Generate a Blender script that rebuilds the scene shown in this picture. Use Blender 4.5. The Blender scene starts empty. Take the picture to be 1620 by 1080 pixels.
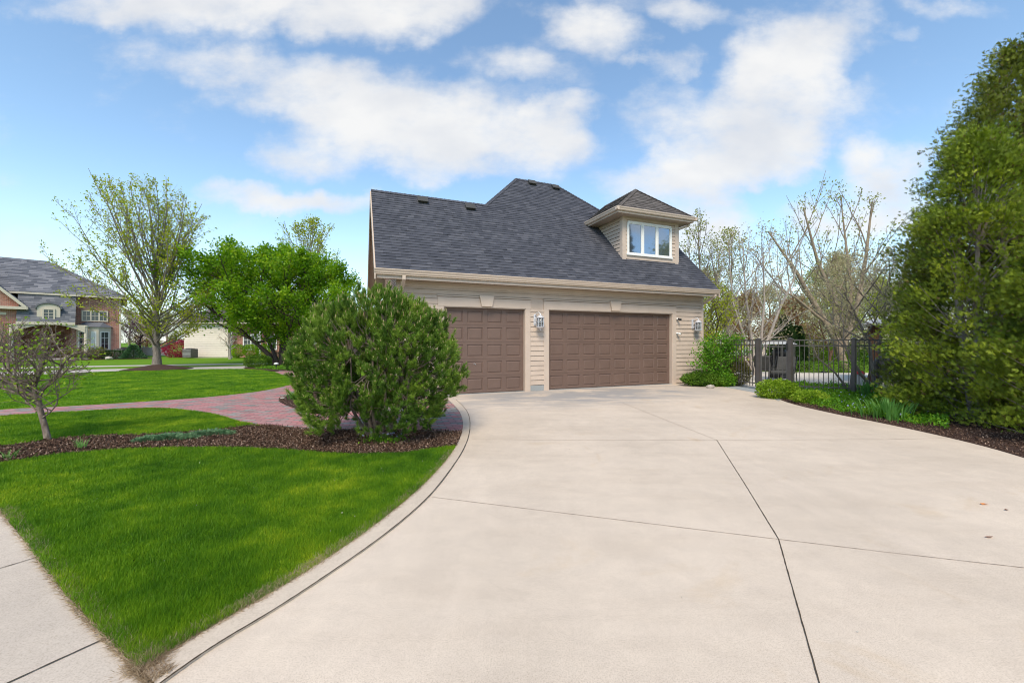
import bpy, math, random
import numpy as np
from mathutils import Vector, Matrix
from mathutils.geometry import tessellate_polygon
R = math.radians
SC = bpy.context.scene
COL = SC.collection
# ------------------------------------------------------------ camera, sky, sun, exposure
F = 630.0; CZ = 1.475; CX = 810.0; CY = 540.0
cam_d = bpy.data.cameras.new('camera'); cam_d.sensor_width = 36; cam_d.lens = 36 * F / 1620
cam_d.clip_start = 0.05; cam_d.clip_end = 3000
cam = bpy.data.objects.new('camera', cam_d); COL.objects.link(cam)
cam.location = (0, 0, CZ); cam.rotation_euler = (R(90), 0, 0); SC.camera = cam
SC.view_settings.view_transform = 'Standard'; SC.view_settings.look = 'None'
SC.view_settings.gamma = 1; SC.view_settings.exposure = 0.90
SUN_AZ, SUN_EL = 188, 50
sun_d = bpy.data.lights.new('sun', 'SUN'); sun_d.energy = 2.2; sun_d.angle = R(24); sun_d.color = (1, .88, .69)
sun = bpy.data.objects.new('sun', sun_d); COL.objects.link(sun)
sd = Vector((math.sin(R(SUN_AZ)) * math.cos(R(SUN_EL)), math.cos(R(SUN_AZ)) * math.cos(R(SUN_EL)), math.sin(R(SUN_EL))))
sun.rotation_euler = sd.to_track_quat('Z', 'Y').to_euler()

W = bpy.data.worlds.new('World'); SC.world = W; W.use_nodes = True
wn = W.node_tree.nodes; wl = W.node_tree.links; wn.clear()
def wnew(t, **k):
    n = wn.new(t)
    for a, b in k.items(): setattr(n, a, b)
    return n
wo = wnew('ShaderNodeOutputWorld')
sky = wnew('ShaderNodeTexSky', sky_type='NISHITA', sun_disc=False)
sky.sun_elevation = R(SUN_EL); sky.sun_rotation = R(SUN_AZ); sky.air_density = 1.0; sky.dust_density = .1; sky.ozone_density = 1.6; sky.altitude = 0
bg1 = wnew('ShaderNodeBackground'); bg1.inputs[1].default_value = .13

bg2 = wnew('ShaderNodeBackground'); bg2.inputs[1].default_value = .52
tc = wnew('ShaderNodeTexCoord')
sx = wnew('ShaderNodeSeparateXYZ'); wl.new(tc.outputs['Generated'], sx.inputs[0])
def wmath(op, a, b=None, clamp=False):
    n = wnew('ShaderNodeMath', operation=op, use_clamp=clamp)
    for i, v in enumerate((a, b)):
        if v is None: continue
        if isinstance(v, (int, float)): n.inputs[i].default_value = v
        else: wl.new(v, n.inputs[i])
    return n.outputs[0]
hz = wnew('ShaderNodeMapRange', interpolation_type='SMOOTHSTEP'); hz.inputs[1].default_value = .30; hz.inputs[2].default_value = -.06; wl.new(sx.outputs[2], hz.inputs[0])
hm = wnew('ShaderNodeMix', data_type='RGBA'); wl.new(wmath('MULTIPLY', hz.outputs[0], .8), hm.inputs[0]); hs_ = wnew('ShaderNodeMix', data_type='RGBA', blend_type='MULTIPLY'); hs_.inputs[0].default_value = 1; wl.new(sky.outputs[0], hs_.inputs[6]); hs_.inputs[7].default_value = (1.07, 1.11, 1.04, 1); wl.new(hs_.outputs[2], hm.inputs[6]); hm.inputs[7].default_value = (3.3, 3.85, 4.4, 1); wl.new(hm.outputs[2], bg1.inputs[0])
ay = wmath('MAXIMUM', wmath('ABSOLUTE', sx.outputs[1]), .06)
uu = wmath('DIVIDE', sx.outputs[0], ay); vv = wmath('DIVIDE', sx.outputs[2], ay)
cv = wnew('ShaderNodeCombineXYZ'); wl.new(uu, cv.inputs[0]); wl.new(vv, cv.inputs[1])
# clouds: (tangent of azimuth, tangent of elevation) on the sky, in units where 630 = 45 degrees
CLOUDS = [(450, 0, 330, 48, -3, 1.0), (620, 22, 170, 45, -6, .9), (340, 92, 140, 30, 8, .42), (600, 165, 250, 70, 8, 1.0), (700, 215, 260, 62, 6, 1.0),
 (850, 215, 110, 38, 0, .8), (480, 250, 100, 30, 8, .7), (800, 105, 90, 22, 10, .45), (470, 312, 160, 26, 5, .95), (690, 275, 110, 22, 5, .5),
 (935, 40, 95, 52, 10, .85), (1085, 12, 110, 24, 8, .6), (905, 168, 75, 24, -8, .75), (1250, 90, 150, 75, -28, 1.0), (1200, 190, 165, 75, -22, .95),
 (1060, 180, 75, 60, 0, .5), (1110, 275, 160, 48, -5, .95), (1210, 255, 90, 45, -20, .8), (1062, 85, 40, 24, -30, .5), (1005, 92, 26, 14, 0, .5),
 (1400, 268, 95, 45, -10, .8), (1330, 345, 100, 40, 0, .85), (1110, 360, 90, 50, 0, .8), (1430, 330, 90, 50, 0, .8), (1510, 15, 95, 18, 5, .42), (1430, 55, 40, 14, 0, .4),
 (180, 14, 170, 30, 0, .6), (330, 88, 190, 40, 6, .35), (860, 120, 120, 60, 0, .28), (1330, 190, 120, 60, 0, .25), (290, 322, 120, 14, 0, .3), (1000, 420, 260, 60, 0, .35), (-300, 200, 260, 60, 0, .9), (1950, 160, 220, 70, 0, .9), (60, 395, 160, 22, 0, .22)]
# domain warp
nz0 = wnew('ShaderNodeTexNoise'); nz0.inputs['Scale'].default_value = 5.5; nz0.inputs['Detail'].default_value = 5; nz0.inputs['Roughness'].default_value = .55
wl.new(cv.outputs[0], nz0.inputs['Vector'])
wsub = wnew('ShaderNodeVectorMath', operation='SUBTRACT'); wl.new(nz0.outputs['Color'], wsub.inputs[0]); wsub.inputs[1].default_value = (.5, .5, .5)
wsc = wnew('ShaderNodeVectorMath', operation='MULTIPLY'); wl.new(wsub.outputs[0], wsc.inputs[0]); wsc.inputs[1].default_value = (.26, .16, 0)
wad = wnew('ShaderNodeVectorMath', operation='ADD'); wl.new(cv.outputs[0], wad.inputs[0]); wl.new(wsc.outputs[0], wad.inputs[1])
acc = None
for (px, py, rx, ry, rot, st) in CLOUDS:
    mp = wnew('ShaderNodeMapping', vector_type='TEXTURE')
    mp.inputs['Location'].default_value = ((px - CX) / F, (CY - py) / F, 0)
    mp.inputs['Rotation'].default_value = (0, 0, -R(rot))
    mp.inputs['Scale'].default_value = (rx * 1.15 / F, ry * 1.2 / F, 1)
    wl.new(wad.outputs[0], mp.inputs[0])
    ln = wnew('ShaderNodeVectorMath', operation='LENGTH'); wl.new(mp.outputs[0], ln.inputs[0])
    sq = wmath('MULTIPLY', ln.outputs['Value'], ln.outputs['Value'])
    b = wmath('MULTIPLY', wmath('SUBTRACT', 1.0, sq, True), st)
    acc = b if acc is None else wmath('SUBTRACT', wmath('ADD', acc, b), wmath('MULTIPLY', acc, b))
mpn = wnew('ShaderNodeMapping'); mpn.inputs['Scale'].default_value = (1, 1.7, 1); wl.new(cv.outputs[0], mpn.inputs[0])
nz = wnew('ShaderNodeTexNoise'); nz.inputs['Scale'].default_value = 6.5; nz.inputs['Detail'].default_value = 9; nz.inputs['Roughness'].default_value = .6
wl.new(mpn.outputs[0], nz.inputs['Vector'])
dens = wmath('ADD', acc, wmath('MULTIPLY', wmath('SUBTRACT', nz.outputs['Fac'], .5), 1.25))
mr = wnew('ShaderNodeMapRange', interpolation_type='SMOOTHSTEP'); mr.inputs[1].default_value = .04; mr.inputs[2].default_value = 1.02
wl.new(dens, mr.inputs[0])
covm = wmath('MULTIPLY', mr.outputs[0], .93)
up = wnew('ShaderNodeMapRange'); up.inputs[1].default_value = -.01; up.inputs[2].default_value = .03; wl.new(sx.outputs[2], up.inputs[0])
covm = wmath('MULTIPLY', covm, up.outputs[0])
# soft grey undersides in the thick parts of the clouds
nz2 = wnew('ShaderNodeTexNoise'); nz2.inputs['Scale'].default_value = 4; nz2.inputs['Detail'].default_value = 4
wl.new(mpn.outputs[0], nz2.inputs['Vector'])
cr = wnew('ShaderNodeValToRGB'); cr.color_ramp.elements[0].position = .3; cr.color_ramp.elements[0].color = (.80, .82, .86, 1)
cr.color_ramp.elements[1].position = .62; cr.color_ramp.elements[1].color = (1, .99, .97, 1)
wl.new(nz2.outputs['Fac'], cr.inputs[0]); wl.new(cr.outputs[0], bg2.inputs[0])
mixs = wnew('ShaderNodeMixShader'); wl.new(covm, mixs.inputs[0]); wl.new(bg1.outputs[0], mixs.inputs[1]); wl.new(bg2.outputs[0], mixs.inputs[2])
wl.new(mixs.outputs[0], wo.inputs[0])
SC.cycles.filter_width = 1.05
W.cycles.sampling_method = 'MANUAL'; W.cycles.sample_map_resolution = 512
SC.cycles.max_bounces = 6; SC.cycles.diffuse_bounces = 3; SC.cycles.glossy_bounces = 3; SC.cycles.transmission_bounces = 4; SC.cycles.transparent_max_bounces = 6

# ------------------------------------------------------------ helpers
def gp(x, y, z=0.0):
    """ground point seen at picture position x, y of the 1620 x 1080 photograph"""
    Y = (CZ - z) * F / (y - CY)
    return ((x - CX) / F * Y, Y, z)
def at(x, y, Y): return ((x - CX) / F * Y, Y, CZ + (CY - y) / F * Y)
def tag(o, label=None, cat=None, group=None, kind=None):
    if label: o['label'] = label
    if cat: o['category'] = cat
    if group: o['group'] = group
    if kind: o['kind'] = kind
    return o
def thing(name, loc, label, cat, group=None, rz=0.0):
    o = bpy.data.objects.new(name, None); COL.objects.link(o); o.location = loc; o.rotation_euler = (0, 0, rz)
    o.empty_display_size = .2
    return tag(o, label, cat, group)
def wloc(o):
    p = Vector((0, 0, 0))
    while o is not None:
        p += o.location; o = o.parent
    return p
def link(name, me, mat, parent=None):
    o = bpy.data.objects.new(name, me); COL.objects.link(o)
    if mat is not None: me.materials.append(mat)
    if parent is not None: o.parent = parent
    return o
def np_mesh(name, V, Fc, mat, parent=None, rnd=None, smooth=False, local=False):
    """V (n,3) float, Fc (m,k) int; world coordinates unless local"""
    V = np.asarray(V, dtype=np.float32).copy(); Fc = np.asarray(Fc, dtype=np.int32)
    if parent is not None and not local:
        V -= np.array(wloc(parent), dtype=np.float32)
    me = bpy.data.meshes.new(name); m, k = Fc.shape
    me.vertices.add(len(V)); me.vertices.foreach_set('co', V.ravel())
    me.loops.add(m * k); me.loops.foreach_set('vertex_index', Fc.ravel())
    me.polygons.add(m); me.polygons.foreach_set('loop_start', np.arange(0, m * k, k, dtype=np.int32))
    me.polygons.foreach_set('loop_total', np.full(m, k, dtype=np.int32))
    if smooth: me.polygons.foreach_set('use_smooth', np.ones(m, dtype=bool))
    if rnd is not None:
        a = me.attributes.new('rnd', 'FLOAT', 'FACE'); a.data.foreach_set('value', np.asarray(rnd, dtype=np.float32))
    me.update(calc_edges=True)
    return link(name, me, mat, parent)
class MB:
    """mesh collector in world coordinates"""
    def __init__(s): s.v = []; s.f = []; s.r = []; s.cur = 0.5
    def add(s, vs, fs):
        o = len(s.v); s.v += [tuple(p) for p in vs]
        for f in fs: s.f.append(tuple(i + o for i in f)); s.r.append(s.cur)
    def box(s, c, d, ax=None):
        """centre, full sizes, optional axes (3 unit vectors)"""
        ax = ax or ((1, 0, 0), (0, 1, 0), (0, 0, 1))
        A = [Vector(a) * (h / 2) for a, h in zip(ax, d)]; c = Vector(c)
        vs = [c + A[0] * i + A[1] * j + A[2] * k for k in (-1, 1) for j in (-1, 1) for i in (-1, 1)]
        s.add(vs, [(0, 2, 3, 1), (4, 5, 7, 6), (0, 1, 5, 4), (2, 6, 7, 3), (0, 4, 6, 2), (1, 3, 7, 5)])
    def hull8(s, vs): s.add(vs, [(0, 2, 3, 1), (4, 5, 7, 6), (0, 1, 5, 4), (2, 6, 7, 3), (0, 4, 6, 2), (1, 3, 7, 5)])
    def quad(s, a, b, c, d): s.add([a, b, c, d], [(0, 1, 2, 3)])
    def prism(s, poly, off):
        """planar polygon (3D points) extruded by the vector off"""
        n = len(poly); off = Vector(off)
        vs = [Vector(p) for p in poly] + [Vector(p) + off for p in poly]
        tr = tessellate_polygon([[Vector(p) for p in poly]])
        s.add(vs, [tuple(t) for t in tr] + [tuple(i + n for i in t[::-1]) for t in tr] + [(i, (i + 1) % n, (i + 1) % n + n, i + n) for i in range(n)])
    def tube(s, pts, rad, n=8, cap=True):
        pts = [Vector(p) for p in pts]
        if isinstance(rad, (int, float)): rad = [rad] * len(pts)
        ring = []; up = None
        for i, p in enumerate(pts):
            d = (pts[min(i + 1, len(pts) - 1)] - pts[max(i - 1, 0)])
            d = d.normalized() if d.length > 1e-9 else Vector((0, 0, 1))
            if up is None: up = d.orthogonal().normalized()
            up = (up - d * up.dot(d)); up = up.normalized() if up.length > 1e-6 else d.orthogonal().normalized()
            w = d.cross(up)
            ring.append([p + (up * math.cos(2 * math.pi * j / n) + w * math.sin(2 * math.pi * j / n)) * rad[i] for j in range(n)])
        vs = [q for r_ in ring for q in r_]; fs = []
        for i in range(len(pts) - 1):
            for j in range(n): fs.append((i * n + j, i * n + (j + 1) % n, (i + 1) * n + (j + 1) % n, (i + 1) * n + j))
        if cap: fs.append(tuple(range(n))[::-1]); fs.append(tuple(range((len(pts) - 1) * n, len(pts) * n)))
        s.add(vs, fs)
    def lathe(s, c, prof, n=16, axis=None):
        """profile [(radius, height)] round a vertical axis through c"""
        c = Vector(c); vs = []; fs = []
        for (r_, h) in prof:
            for j in range(n): vs.append(c + Vector((r_ * math.cos(2 * math.pi * j / n), r_ * math.sin(2 * math.pi * j / n), h)))
        for i in range(len(prof) - 1):
            for j in range(n): fs.append((i * n + j, i * n + (j + 1) % n, (i + 1) * n + (j + 1) % n, (i + 1) * n + j))
        s.add(vs, fs + [tuple(range(n))[::-1], tuple(range((len(prof) - 1) * n, len(prof) * n))])
    def build(s, name, mat, parent=None, smooth=False, bevel=0, rnd=False):
        o = wloc(parent) if parent is not None else Vector((0, 0, 0))
        me = bpy.data.meshes.new(name); me.from_pydata([(p[0] - o.x, p[1] - o.y, p[2] - o.z) for p in s.v], [], s.f)
        if smooth: me.polygons.foreach_set('use_smooth', [True] * len(me.polygons))
        if rnd:
            a = me.attributes.new('rnd', 'FLOAT', 'FACE'); a.data.foreach_set('value', s.r)
        me.update(); ob = link(name, me, mat, parent)
        if bevel:
            b = ob.modifiers.new('b', 'BEVEL'); b.width = bevel; b.segments = 2; b.limit_method = 'ANGLE'; b.angle_limit = R(40)
        return ob
def copy_tree(o, parent=None):
    c = o.copy(); COL.objects.link(c)
    if parent is not None: c.parent = parent
    for ch in [x for x in o.children]: copy_tree(ch, c)
    return c
def catmull(P, n=6, closed=True):
    P = [np.array(p, float) for p in P]; out = []; N = len(P)
    for i in range(N if closed else N - 1):
        a, b, c, d = (P[(i - 1) % N] if closed or i > 0 else P[0]), P[i], P[(i + 1) % N], (P[(i + 2) % N] if closed or i + 2 < N else P[-1])
        for k in range(n):
            t = k / n
            out.append(.5 * ((2 * b) + (-a + c) * t + (2 * a - 5 * b + 4 * c - d) * t * t + (-a + 3 * b - 3 * c + d) * t ** 3))
    if not closed: out.append(P[-1])
    return out
def inpoly(X, Y, poly):
    """vectorised point in polygon"""
    c = np.zeros(len(X), bool); n = len(poly)
    for i in range(n):
        x1, y1 = poly[i][0], poly[i][1]; x2, y2 = poly[(i + 1) % n][0], poly[(i + 1) % n][1]
        if y1 == y2: continue
        m = ((y1 > Y) != (y2 > Y)) & (X < (x2 - x1) * (Y - y1) / (y2 - y1) + x1)
        c ^= m
    return c
def sheet(name, poly, z, mat, kind='structure', thick=.02):
    m = MB(); pl = [(p[0], p[1], z) for p in poly]; m.prism(pl, (0, 0, -thick))
    o = m.build(name, mat); tag(o, kind=kind); return o

# ------------------------------------------------------------ materials
class Mat:
    def __init__(s, name, rough=.8, spec=.3):
        s.m = bpy.data.materials.new(name); s.m.use_nodes = True; s.n = s.m.node_tree.nodes; s.l = s.m.node_tree.links
        s.p = s.n['Principled BSDF']; s.p.inputs['Roughness'].default_value = rough; s.p.inputs['Specular IOR Level'].default_value = spec
        s.tc = s.n.new('ShaderNodeTexCoord')
        s.geo = s.n.new('ShaderNodeNewGeometry')
    def new(s, t, **k):
        n = s.n.new(t)
        for a, b in k.items(): setattr(n, a, b)
        return n
    def col(s, c): s.p.inputs['Base Color'].default_value = (*c, 1); return s
    def noise(s, scale, detail=4, rough=.55, vec=None, dist=0):
        n = s.new('ShaderNodeTexNoise'); n.inputs['Scale'].default_value = scale; n.inputs['Detail'].default_value = detail
        n.inputs['Roughness'].default_value = rough; n.inputs['Distortion'].default_value = dist
        s.l.new(vec if vec is not None else s.geo.outputs['Position'], n.inputs['Vector']); return n.outputs['Fac']
    def ramp(s, fac, stops):
        r = s.new('ShaderNodeValToRGB'); e = r.color_ramp.elements
        while len(e) < len(stops): e.new(.5)
        for q, (p, c) in zip(e, stops): q.position = p; q.color = (*c, 1) if len(c) == 3 else c
        s.l.new(fac, r.inputs[0]); return r.outputs[0]
    def mix(s, a, b, fac, mode='MIX'):
        n = s.new('ShaderNodeMix', data_type='RGBA', blend_type=mode)
        for v, i in ((fac, 0), (a, 6), (b, 7)):
            if isinstance(v, (int, float)): n.inputs[i].default_value = v
            elif isinstance(v, tuple): n.inputs[i].default_value = (*v, 1)
            else: s.l.new(v, n.inputs[i])
        return n.outputs[2]
    def math(s, op, a, b=0.0, clamp=False):
        n = s.new('ShaderNodeMath', operation=op, use_clamp=clamp)
        for i, v in enumerate((a, b)):
            if isinstance(v, (int, float)): n.inputs[i].default_value = v
            else: s.l.new(v, n.inputs[i])
        return n.outputs[0]
    def base(s, c): s.l.new(c, s.p.inputs['Base Color']); return s
    def bump(s, h, strength=.3, dist=.01):
        b = s.new('ShaderNodeBump'); b.inputs['Strength'].default_value = strength; b.inputs['Distance'].default_value = dist
        s.l.new(h, b.inputs['Height'])
        s.l.new(b.outputs[0], s.p.inputs['Normal']); return s
    def rnd(s):
        a = s.new('ShaderNodeAttribute', attribute_name='rnd'); return a.outputs['Fac']
    def mapping(s, rot=0, scale=(1, 1, 1), src=None):
        m = s.new('ShaderNodeMapping'); m.inputs['Rotation'].default_value = (0, 0, rot) if isinstance(rot, (int, float)) else rot
        m.inputs['Scale'].default_value = scale; s.l.new(src if src is not None else s.geo.outputs['Position'], m.inputs[0]); return m.outputs[0]
def simple(name, c, rough=.6, spec=.35, var=.12, scale=6, metal=0, bump=.0):
    m = Mat(name, rough, spec); n = m.noise(scale, 5)
    lo = tuple(x * (1 - var) for x in c); hi = tuple(min(1, x * (1 + var)) for x in c)
    m.base(m.ramp(n, [(.3, lo), (.7, hi)])); m.p.inputs['Metallic'].default_value = metal
    if bump: m.bump(m.noise(scale * 8, 3), bump, .004)
    return m.m
def leafmat(name, stops, trans=.35, tcol=None, nscale=1.2, rough=.55, nmix=.45):
    """foliage: colour differs from leaf to leaf and from clump to clump; leaves let light through"""
    m = Mat(name, rough, .25)
    r = m.rnd(); n = m.noise(nscale, 3)
    n = m.math('MULTIPLY', m.math('SUBTRACT', n, .32), 2.8, True)
    f = m.math('ADD', m.math('MULTIPLY', r, 1 - nmix), m.math('MULTIPLY', n, nmix), True)
    c = m.ramp(f, stops); m.base(c)
    if trans:
        t = m.new('ShaderNodeBsdfTranslucent'); hs = m.new('ShaderNodeHueSaturation'); hs.inputs['Value'].default_value = 1.5; hs.inputs['Saturation'].default_value = 1.1
        m.l.new(c, hs.inputs['Color']); m.l.new(hs.outputs[0], t.inputs[0])
        mx = m.new('ShaderNodeMixShader'); mx.inputs[0].default_value = trans
        m.l.new(m.p.outputs[0], mx.inputs[1]); m.l.new(t.outputs[0], mx.inputs[2]); m.l.new(mx.outputs[0], m.n['Material Output'].inputs[0])
    return m.m
def concrete(name, c, spots=True, stain=None, rough=.85):
    m = Mat(name, rough, .2)
    a = m.noise(.55, 6, .6, m.mapping(.3, (1, .55, 1))); b = m.noise(5, 5, .65); g = m.noise(140, 3, .7)
    lo = tuple(x * .87 for x in c); hi = tuple(min(1, x * 1.08) for x in c)
    k = m.ramp(a, [(.3, lo), (.72, hi)])
    k = m.mix(k, m.ramp(b, [(.3, (.88, .88, .89)), (.65, (1.0, 1.0, 1.0))]), .7, 'MULTIPLY')
    k = m.mix(k, m.ramp(g, [(.3, (.70, .68, .65)), (.52, (1, 1, 1)), (.8, (1.08, 1.08, 1.08))]), .9, 'MULTIPLY')
    k = m.mix(k, m.ramp(m.noise(34, 4, .7), [(.32, (.86, .85, .83)), (.6, (1, 1, 1)), (.78, (1.07, 1.07, 1.07))]), .45, 'MULTIPLY')
    if spots:
        v = m.new('ShaderNodeTexVoronoi'); v.inputs['Scale'].default_value = 1.7; m.l.new(m.geo.outputs['Position'], v.inputs['Vector'])
        k = m.mix(k, m.ramp(v.outputs['Distance'], [(.0, (.45, .4, .36)), (.012, (.6, .55, .5)), (.02, (1, 1, 1))]), 1, 'MULTIPLY')
        w = m.noise(1.1, 5, .6, m.mapping(.7, (1, .35, 1)), .6)
        k = m.mix(k, m.ramp(w, [(.58, (1, 1, 1)), (.72, (1.12, 1.12, 1.13))]), .8, 'MULTIPLY')
    if stain:
        w = m.noise(.9, 5, .65, m.mapping(1.9, (1, 1, 1)), .8); k = m.mix(k, m.ramp(w, [(.0, (1, 1, 1)), (.60, (1, 1, 1)), (.70, (.93, .88, .80)), (.80, (.86, .78, .66))]), .8, 'MULTIPLY')
        w2 = m.noise(2.3, 6, .7, m.mapping(R(38), (.25, 1, 1)), .2); k = m.mix(k, m.ramp(w2, [(.36, (.93, .92, .91)), (.5, (1, 1, 1)), (.66, (1.05, 1.05, 1.05))]), .7, 'MULTIPLY')
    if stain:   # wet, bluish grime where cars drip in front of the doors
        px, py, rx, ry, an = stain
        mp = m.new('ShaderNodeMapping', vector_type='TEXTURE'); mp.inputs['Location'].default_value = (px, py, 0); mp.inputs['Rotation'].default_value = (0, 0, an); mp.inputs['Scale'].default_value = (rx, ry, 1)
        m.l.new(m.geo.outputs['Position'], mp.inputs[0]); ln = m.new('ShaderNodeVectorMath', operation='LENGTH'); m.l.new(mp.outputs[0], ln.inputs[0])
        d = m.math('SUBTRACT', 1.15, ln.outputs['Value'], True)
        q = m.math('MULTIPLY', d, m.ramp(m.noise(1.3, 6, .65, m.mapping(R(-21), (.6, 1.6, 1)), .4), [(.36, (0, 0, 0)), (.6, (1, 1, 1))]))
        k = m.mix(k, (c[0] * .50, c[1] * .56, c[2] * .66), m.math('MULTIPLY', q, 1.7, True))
    m.base(k); m.bump(m.noise(180, 2), .12, .003)
    return m.m
def brickmat(name, cols, mortar, bw, bh, gap, rot=0, vertical=False, off=.5, rough=.8, wall_u=None, bump=.5):
    m = Mat(name, rough, .25)
    if vertical:   # u along wall_u, v up
        d = m.new('ShaderNodeVectorMath', operation='DOT_PRODUCT'); m.l.new(m.geo.outputs['Position'], d.inputs[0]); d.inputs[1].default_value = (*wall_u, 0)
        sp = m.new('ShaderNodeSeparateXYZ'); m.l.new(m.geo.outputs['Position'], sp.inputs[0])
        cb = m.new('ShaderNodeCombineXYZ'); m.l.new(d.outputs['Value'], cb.inputs[0]); m.l.new(sp.outputs[2], cb.inputs[1]); vec = cb.outputs[0]
    else: vec = m.mapping(rot)
    b = m.new('ShaderNodeTexBrick', offset=off); m.l.new(vec, b.inputs['Vector'])
    b.inputs['Color1'].default_value = (0, 0, 0, 1); b.inputs['Color2'].default_value = (1, 1, 1, 1); b.inputs['Mortar'].default_value = (.5, .5, .5, 1)
    b.inputs['Scale'].default_value = 1; b.inputs['Brick Width'].default_value = bw; b.inputs['Row Height'].default_value = bh
    b.inputs['Mortar Size'].default_value = gap; b.inputs['Mortar Smooth'].default_value = .2; b.inputs['Bias'].default_value = 0
    c = m.ramp(b.outputs['Color'], cols); c = m.mix(c, m.ramp(m.noise(9, 5), [(.3, (.82, .82, .82)), (.7, (1.05, 1.05, 1.05))]), .8, 'MULTIPLY')
    c = m.mix(c, mortar, b.outputs['Fac']); m.base(c)
    m.bump(m.math('SUBTRACT', 1, b.outputs['Fac']), bump, .006)
    return m.m
M = {}
M['drive'] = concrete('driveway_concrete', (.66, .555, .455), stain=(2.0, 11.2, 5.2, 2.0, R(21)))
M['walk'] = concrete('sidewalk_concrete', (.56, .48, .405), spots=True)
M['curb'] = concrete('edging_concrete', (.60, .505, .41), spots=False)
M['bluewalk'] = concrete('grey_concrete', (.36, .38, .39), spots=False)
M['street'] = simple('street_concrete', (.46, .42, .40), .9, .1, .08, .8)
M['patio'] = concrete('patio_stone', (.68, .63, .56), spots=False)
M['crack'] = simple('joint_dirt', (.07, .055, .04), .95, .1)
M['faint'] = simple('joint_shallow', (.33, .25, .19), .95, .1)
M['siding'] = simple('beige_siding', (.52, .42, .35), .62, .3, .07, 3, bump=.12)
M['trim'] = simple('beige_trim', (.54, .44, .37), .55, .35, .05, 3)
M['gutter'] = simple('beige_gutter', (.57, .46, .38), .4, .5, .04, 2)
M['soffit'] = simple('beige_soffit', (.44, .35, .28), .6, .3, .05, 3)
M['gdoor'] = simple('brown_garage_door', (.150, .098, .080), .45, .4, .07, 2.5, bump=.06)
M['whiteframe'] = simple('white_frame', (.78, .78, .77), .4, .4, .03)
M['palesiding'] = simple('pale_siding', (.68, .60, .53), .6, .3, .05)
M['cream'] = simple('cream_paint', (.55, .49, .41), .6, .3, .05)
M['darkmetal'] = simple('dark_bronze_metal', (.085, .078, .075), .4, .5, .15)
M['black'] = simple('black_metal', (.02, .02, .022), .45, .4, .2)
M['silver'] = simple('silver_lantern_metal', (.62, .63, .68), .38, .6, .1, 20, metal=.25)
M['grey'] = simple('vent_grey', (.06, .058, .056), .7, .3)
M['rubber'] = simple('door_seal', (.03, .03, .03), .8, .2)
M['wood'] = simple('stained_wood', (.16, .075, .045), .6, .3, .25, 5)
M['curtain'] = simple('brown_curtain', (.27, .15, .105), .85, .1, .25, 4)
M['stone'] = simple('pale_rock', (.40, .36, .32), .9, .2, .3, 9, bump=.4)
M['red'] = simple('red_plastic', (.65, .02, .03), .4, .4, .05)
M['teal'] = simple('teal_plastic', (.03, .38, .30), .45, .4, .06)
M['white'] = simple('white_plastic', (.75, .75, .74), .45, .4, .04)
M['greyplastic'] = simple('pale_grey_plastic', (.5, .5, .5), .5, .3, .06)
M['mulchbase'] = Mat('mulch_base', .95, .1).m
mm = Mat('mulch_soil', .95, .1); mm.base(mm.ramp(mm.noise(40, 6, .7), [(.3, (.02, .012, .010)), (.5, (.07, .042, .034)), (.72, (.15, .10, .085))])); mm.bump(mm.noise(60, 5, .7), .8, .03); M['mulchbase'] = mm.m
mm = Mat('mulch_chip', .9, .15); mm.base(mm.ramp(mm.rnd(), [(0, (.035, .019, .012)), (.5, (.115, .066, .046)), (.85, (.20, .13, .095)), (1, (.38, .28, .22))])); M['chip'] = mm.m
# lawn ground under the blades
mm = Mat('lawn_ground', .9, .1)
c1 = mm.ramp(mm.noise(30, 6, .7), [(.3, (.022, .055, .004)), (.7, (.07, .15, .01))])
c2 = mm.ramp(mm.noise(.5, 5, .6), [(.35, (.82, .95, .7)), (.62, (1.25, 1.18, 1.0))])
mm.base(mm.mix(c1, c2, .9, 'MULTIPLY')); mm.bump(mm.noise(45, 5, .8), .9, .03); M['lawn'] = mm.m
mm = Mat('far_lawn', .9, .1)
c1 = mm.ramp(mm.noise(9, 6, .75), [(.3, (.075, .17, .008)), (.7, (.15, .27, .014))]); c2 = mm.ramp(mm.noise(.22, 4, .6, mm.mapping(.37, (1, 3, 1))), [(.35, (.8, .9, .8)), (.65, (1.2, 1.12, 1.0))])
mm.base(mm.mix(c1, c2, .9, 'MULTIPLY')); mm.bump(mm.noise(30, 4), .6, .03); M['farlawn'] = mm.m
mm = Mat('straw_edge', .95, .1); mm.base(mm.ramp(mm.noise(60, 5, .7), [(.3, (.09, .06, .035)), (.7, (.36, .27, .19))])); mm.bump(mm.noise(90, 4), .9, .02); M['straw'] = mm.m
def blademat(name, stops, trans):
    m = Mat(name, .5, .3)
    r = m.rnd(); n = m.noise(.9, 4, .6); n2 = m.noise(3.2, 3, .6)
    f = m.math('ADD', m.math('MULTIPLY', r, .34), m.math('ADD', m.math('MULTIPLY', m.math('MULTIPLY', m.math('SUBTRACT', n, .36), 3.6, True), .40), m.math('MULTIPLY', m.math('MULTIPLY', m.math('SUBTRACT', n2, .35), 3, True), .26)), True)  # noise patches: turf tone plus sunlit and shaded spots put into the colour
    c = m.ramp(f, stops); m.base(c)
    t = m.new('ShaderNodeBsdfTranslucent'); m.l.new(c, t.inputs[0]); mx = m.new('ShaderNodeMixShader'); mx.inputs[0].default_value = trans
    m.l.new(m.p.outputs[0], mx.inputs[1]); m.l.new(t.outputs[0], mx.inputs[2]); m.l.new(mx.outputs[0], m.n['Material Output'].inputs[0])
    return m.m
M['blade'] = blademat('grass_blade', [(.08, (.042, .130, .006)), (.38, (.105, .255, .010)), (.66, (.21, .37, .012)), (.92, (.52, .60, .03))], .4)
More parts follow.
